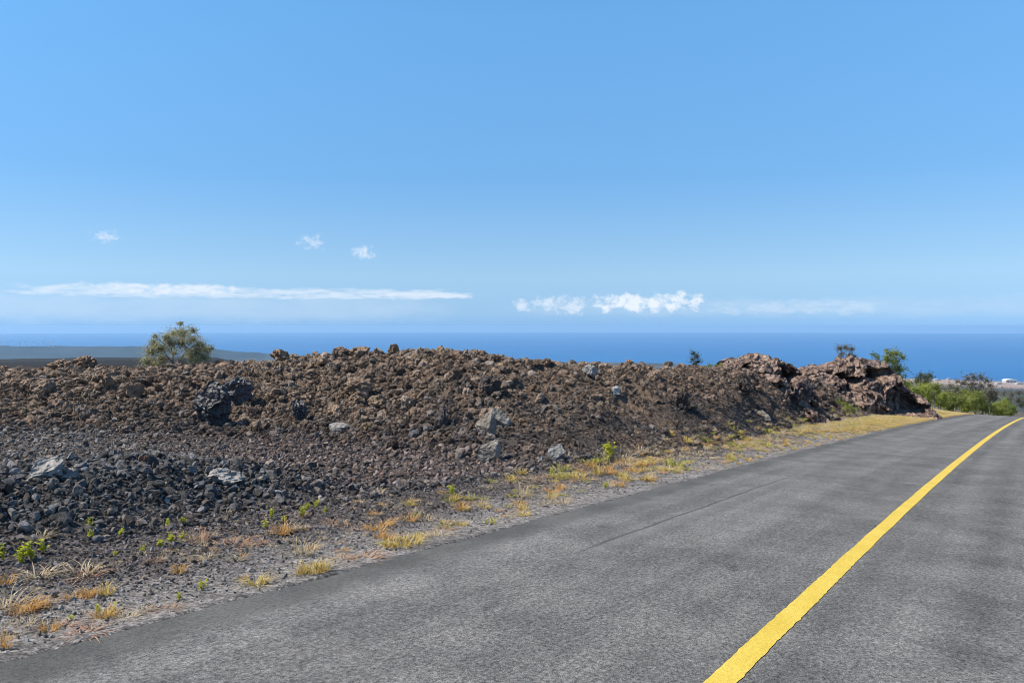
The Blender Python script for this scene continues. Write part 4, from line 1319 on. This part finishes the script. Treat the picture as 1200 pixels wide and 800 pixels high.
# ------------------------------------------------------------------ wind turbines on the headland
def box(c, s):
    c = np.array(c, float); s = np.array(s, float) / 2
    v = np.array([[x, y, z] for x in (-1, 1) for y in (-1, 1) for z in (-1, 1)], float) * s + c
    f = np.array([[0, 1, 3, 2], [4, 6, 7, 5], [0, 4, 5, 1], [2, 3, 7, 6], [0, 2, 6, 4], [1, 5, 7, 3]])
    return v, f


def turbines():
    tower = np_mesh('tower', *tube([(0, 0, -20), (0, 0, 45), (0, 0, 90)], 4.0, 2.6, 10), M['white'], True)
    nacelle = np_mesh('nacelle', *box((0, -2, 91), (5, 12, 5)), M['white'])
    blade = []
    for q in range(5):
        pass
    v = np.array([[-1.8, 0, 0], [1.8, 0, 0], [2.6, 0, 10], [-1.2, 0, 10], [0.9, 0, 46], [-0.4, 0, 46]], float)
    v = np.concatenate([v + np.array([0, 0.6, 0]), v - np.array([0, 0.6, 0])])
    f = np.array([[0, 1, 2, 3], [3, 2, 4, 5], [7, 6, 9, 8], [8, 9, 11, 10], [1, 7, 8, 2], [2, 8, 10, 4], [6, 0, 3, 9], [9, 3, 5, 11], [4, 10, 11, 5]])
    blade = np_mesh('blade', v, f, M['white'])
    hub = np_mesh('hub', _ICO[2][0] * 2.4, _ICO[2][1], M['white'], True)
    xs = [3, 8, 14, 24, 31, 39, 43, 51, 57, 63]
    for i, px in enumerate(xs):
        yt = float(np.interp(px, [-600, 0, 90], [402, 405.0, 406.0]))
        dx, dz = pix_dir(px, yt)
        root = link('wind_turbine', None, None, (dx * 15500, 15500, CAMZ + dz * 15500 - 3), (0, 0, R(20)))
        tag(root, 'pale wind turbine on the hazy headland ridge across the bay', 'wind turbine', 'wind turbines on the far headland')
        link('tower', tower, root); link('nacelle', nacelle, root)
        h = link('hub', hub, root, (0, -9, 91))
        ph = random.uniform(0, 120)
        for k in range(3):
            link('blade', blade, h, (0, 0, 0), (0, R(ph + 120 * k), 0))


turbines()


# ------------------------------------------------------------------ far buildings on the coastal plain
def hall(label, px, py, wpx, hpx, D, arched=True):
    x, D, z = march(px, py, 2500.0, 9000.0)
    W, Hh, L = wpx * D / F, hpx * D / F, wpx * D / F * 0.6
    root = link('hall', None, None, (x, D, z))
    tag(root, label, 'building', 'pale buildings on the coastal plain')
    link('wall', np_mesh('wall', *box((0, 0, Hh * 0.25), (W, L, Hh * 0.9)), M['wall']), root)
    if arched:
        th = np.linspace(0, math.pi, 15)
        prof = np.stack([np.cos(th) * W * 0.52, np.sin(th) * Hh * 0.6], 1)
    else:
        prof = np.array([[W * 0.54, 0], [0, Hh * 0.35], [-W * 0.54, 0]])
    k = len(prof)
    v = np.concatenate([np.stack([prof[:, 0], np.full(k, yy), prof[:, 1] + Hh * 0.7], 1) for yy in (-L * 0.53, L * 0.53)])
    fa = [[i, i + 1, k + i + 1, k + i] for i in range(k - 1)]
    caps = [[0, i, i + 1, i + 1] for i in range(1, k - 1)] + [[k, k + i + 1, k + i, k + i] for i in range(1, k - 1)]
    me = bpy.data.meshes.new('roof')
    me.from_pydata(v.tolist(), [], fa + [[a, b, c] for a, b, c, _ in caps]); me.materials.append(M['white' if arched else 'wall']); me.update()
    link('roof', me, root)
    for q in (-0.3, 0.0, 0.3):
        link('door', np_mesh('door', *box((q * W, -L * 0.5 - 0.3, Hh * 0.3), (W * 0.12, 1.0, Hh * 0.5)), M['dark']), root)


hall('large white arched-roof hall on the coastal plain beyond the road', 1183, 448, 13, 3.4, 4200.0)
hall('low pale shed beside the large white arched hall', 1170, 450, 7, 2, 4150.0, False)
hall('low pale shed beyond the large white arched hall', 1194, 450, 8, 2, 4250.0, False)
hall('small pale building on the plain behind the grey trees', 1098, 446, 7, 2, 4700.0, False)
hall('tiny pale building on the plain over the grey trees', 1112, 445, 5, 2, 4900.0, False)


# ------------------------------------------------------------------ the air
def build_haze():
    m, N = material('haze_air')
    pv = N.n('ShaderNodeVolumePrincipled')
    pv.inputs['Color'].default_value = (0.47, 0.72, 0.93, 1)
    pv.inputs['Density'].default_value = 2.4e-5
    pv.inputs['Anisotropy'].default_value = 0.16
    o = N.n('ShaderNodeOutputMaterial')
    N.L.new(pv.outputs[0], o.inputs['Volume'])
    try:
        m.cycles.homogeneous_volume = True
    except Exception:
        pass
    top, bot, w = 9.0, -609.0, SEA_R + 600
    ob = link('haze', np_mesh('haze', *box((0, 0, (top + bot) / 2), (2 * w, 2 * w, top - bot)), m))
    tag(ob, 'thin blue sea haze over the whole view', 'haze', kind='stuff')


build_haze()
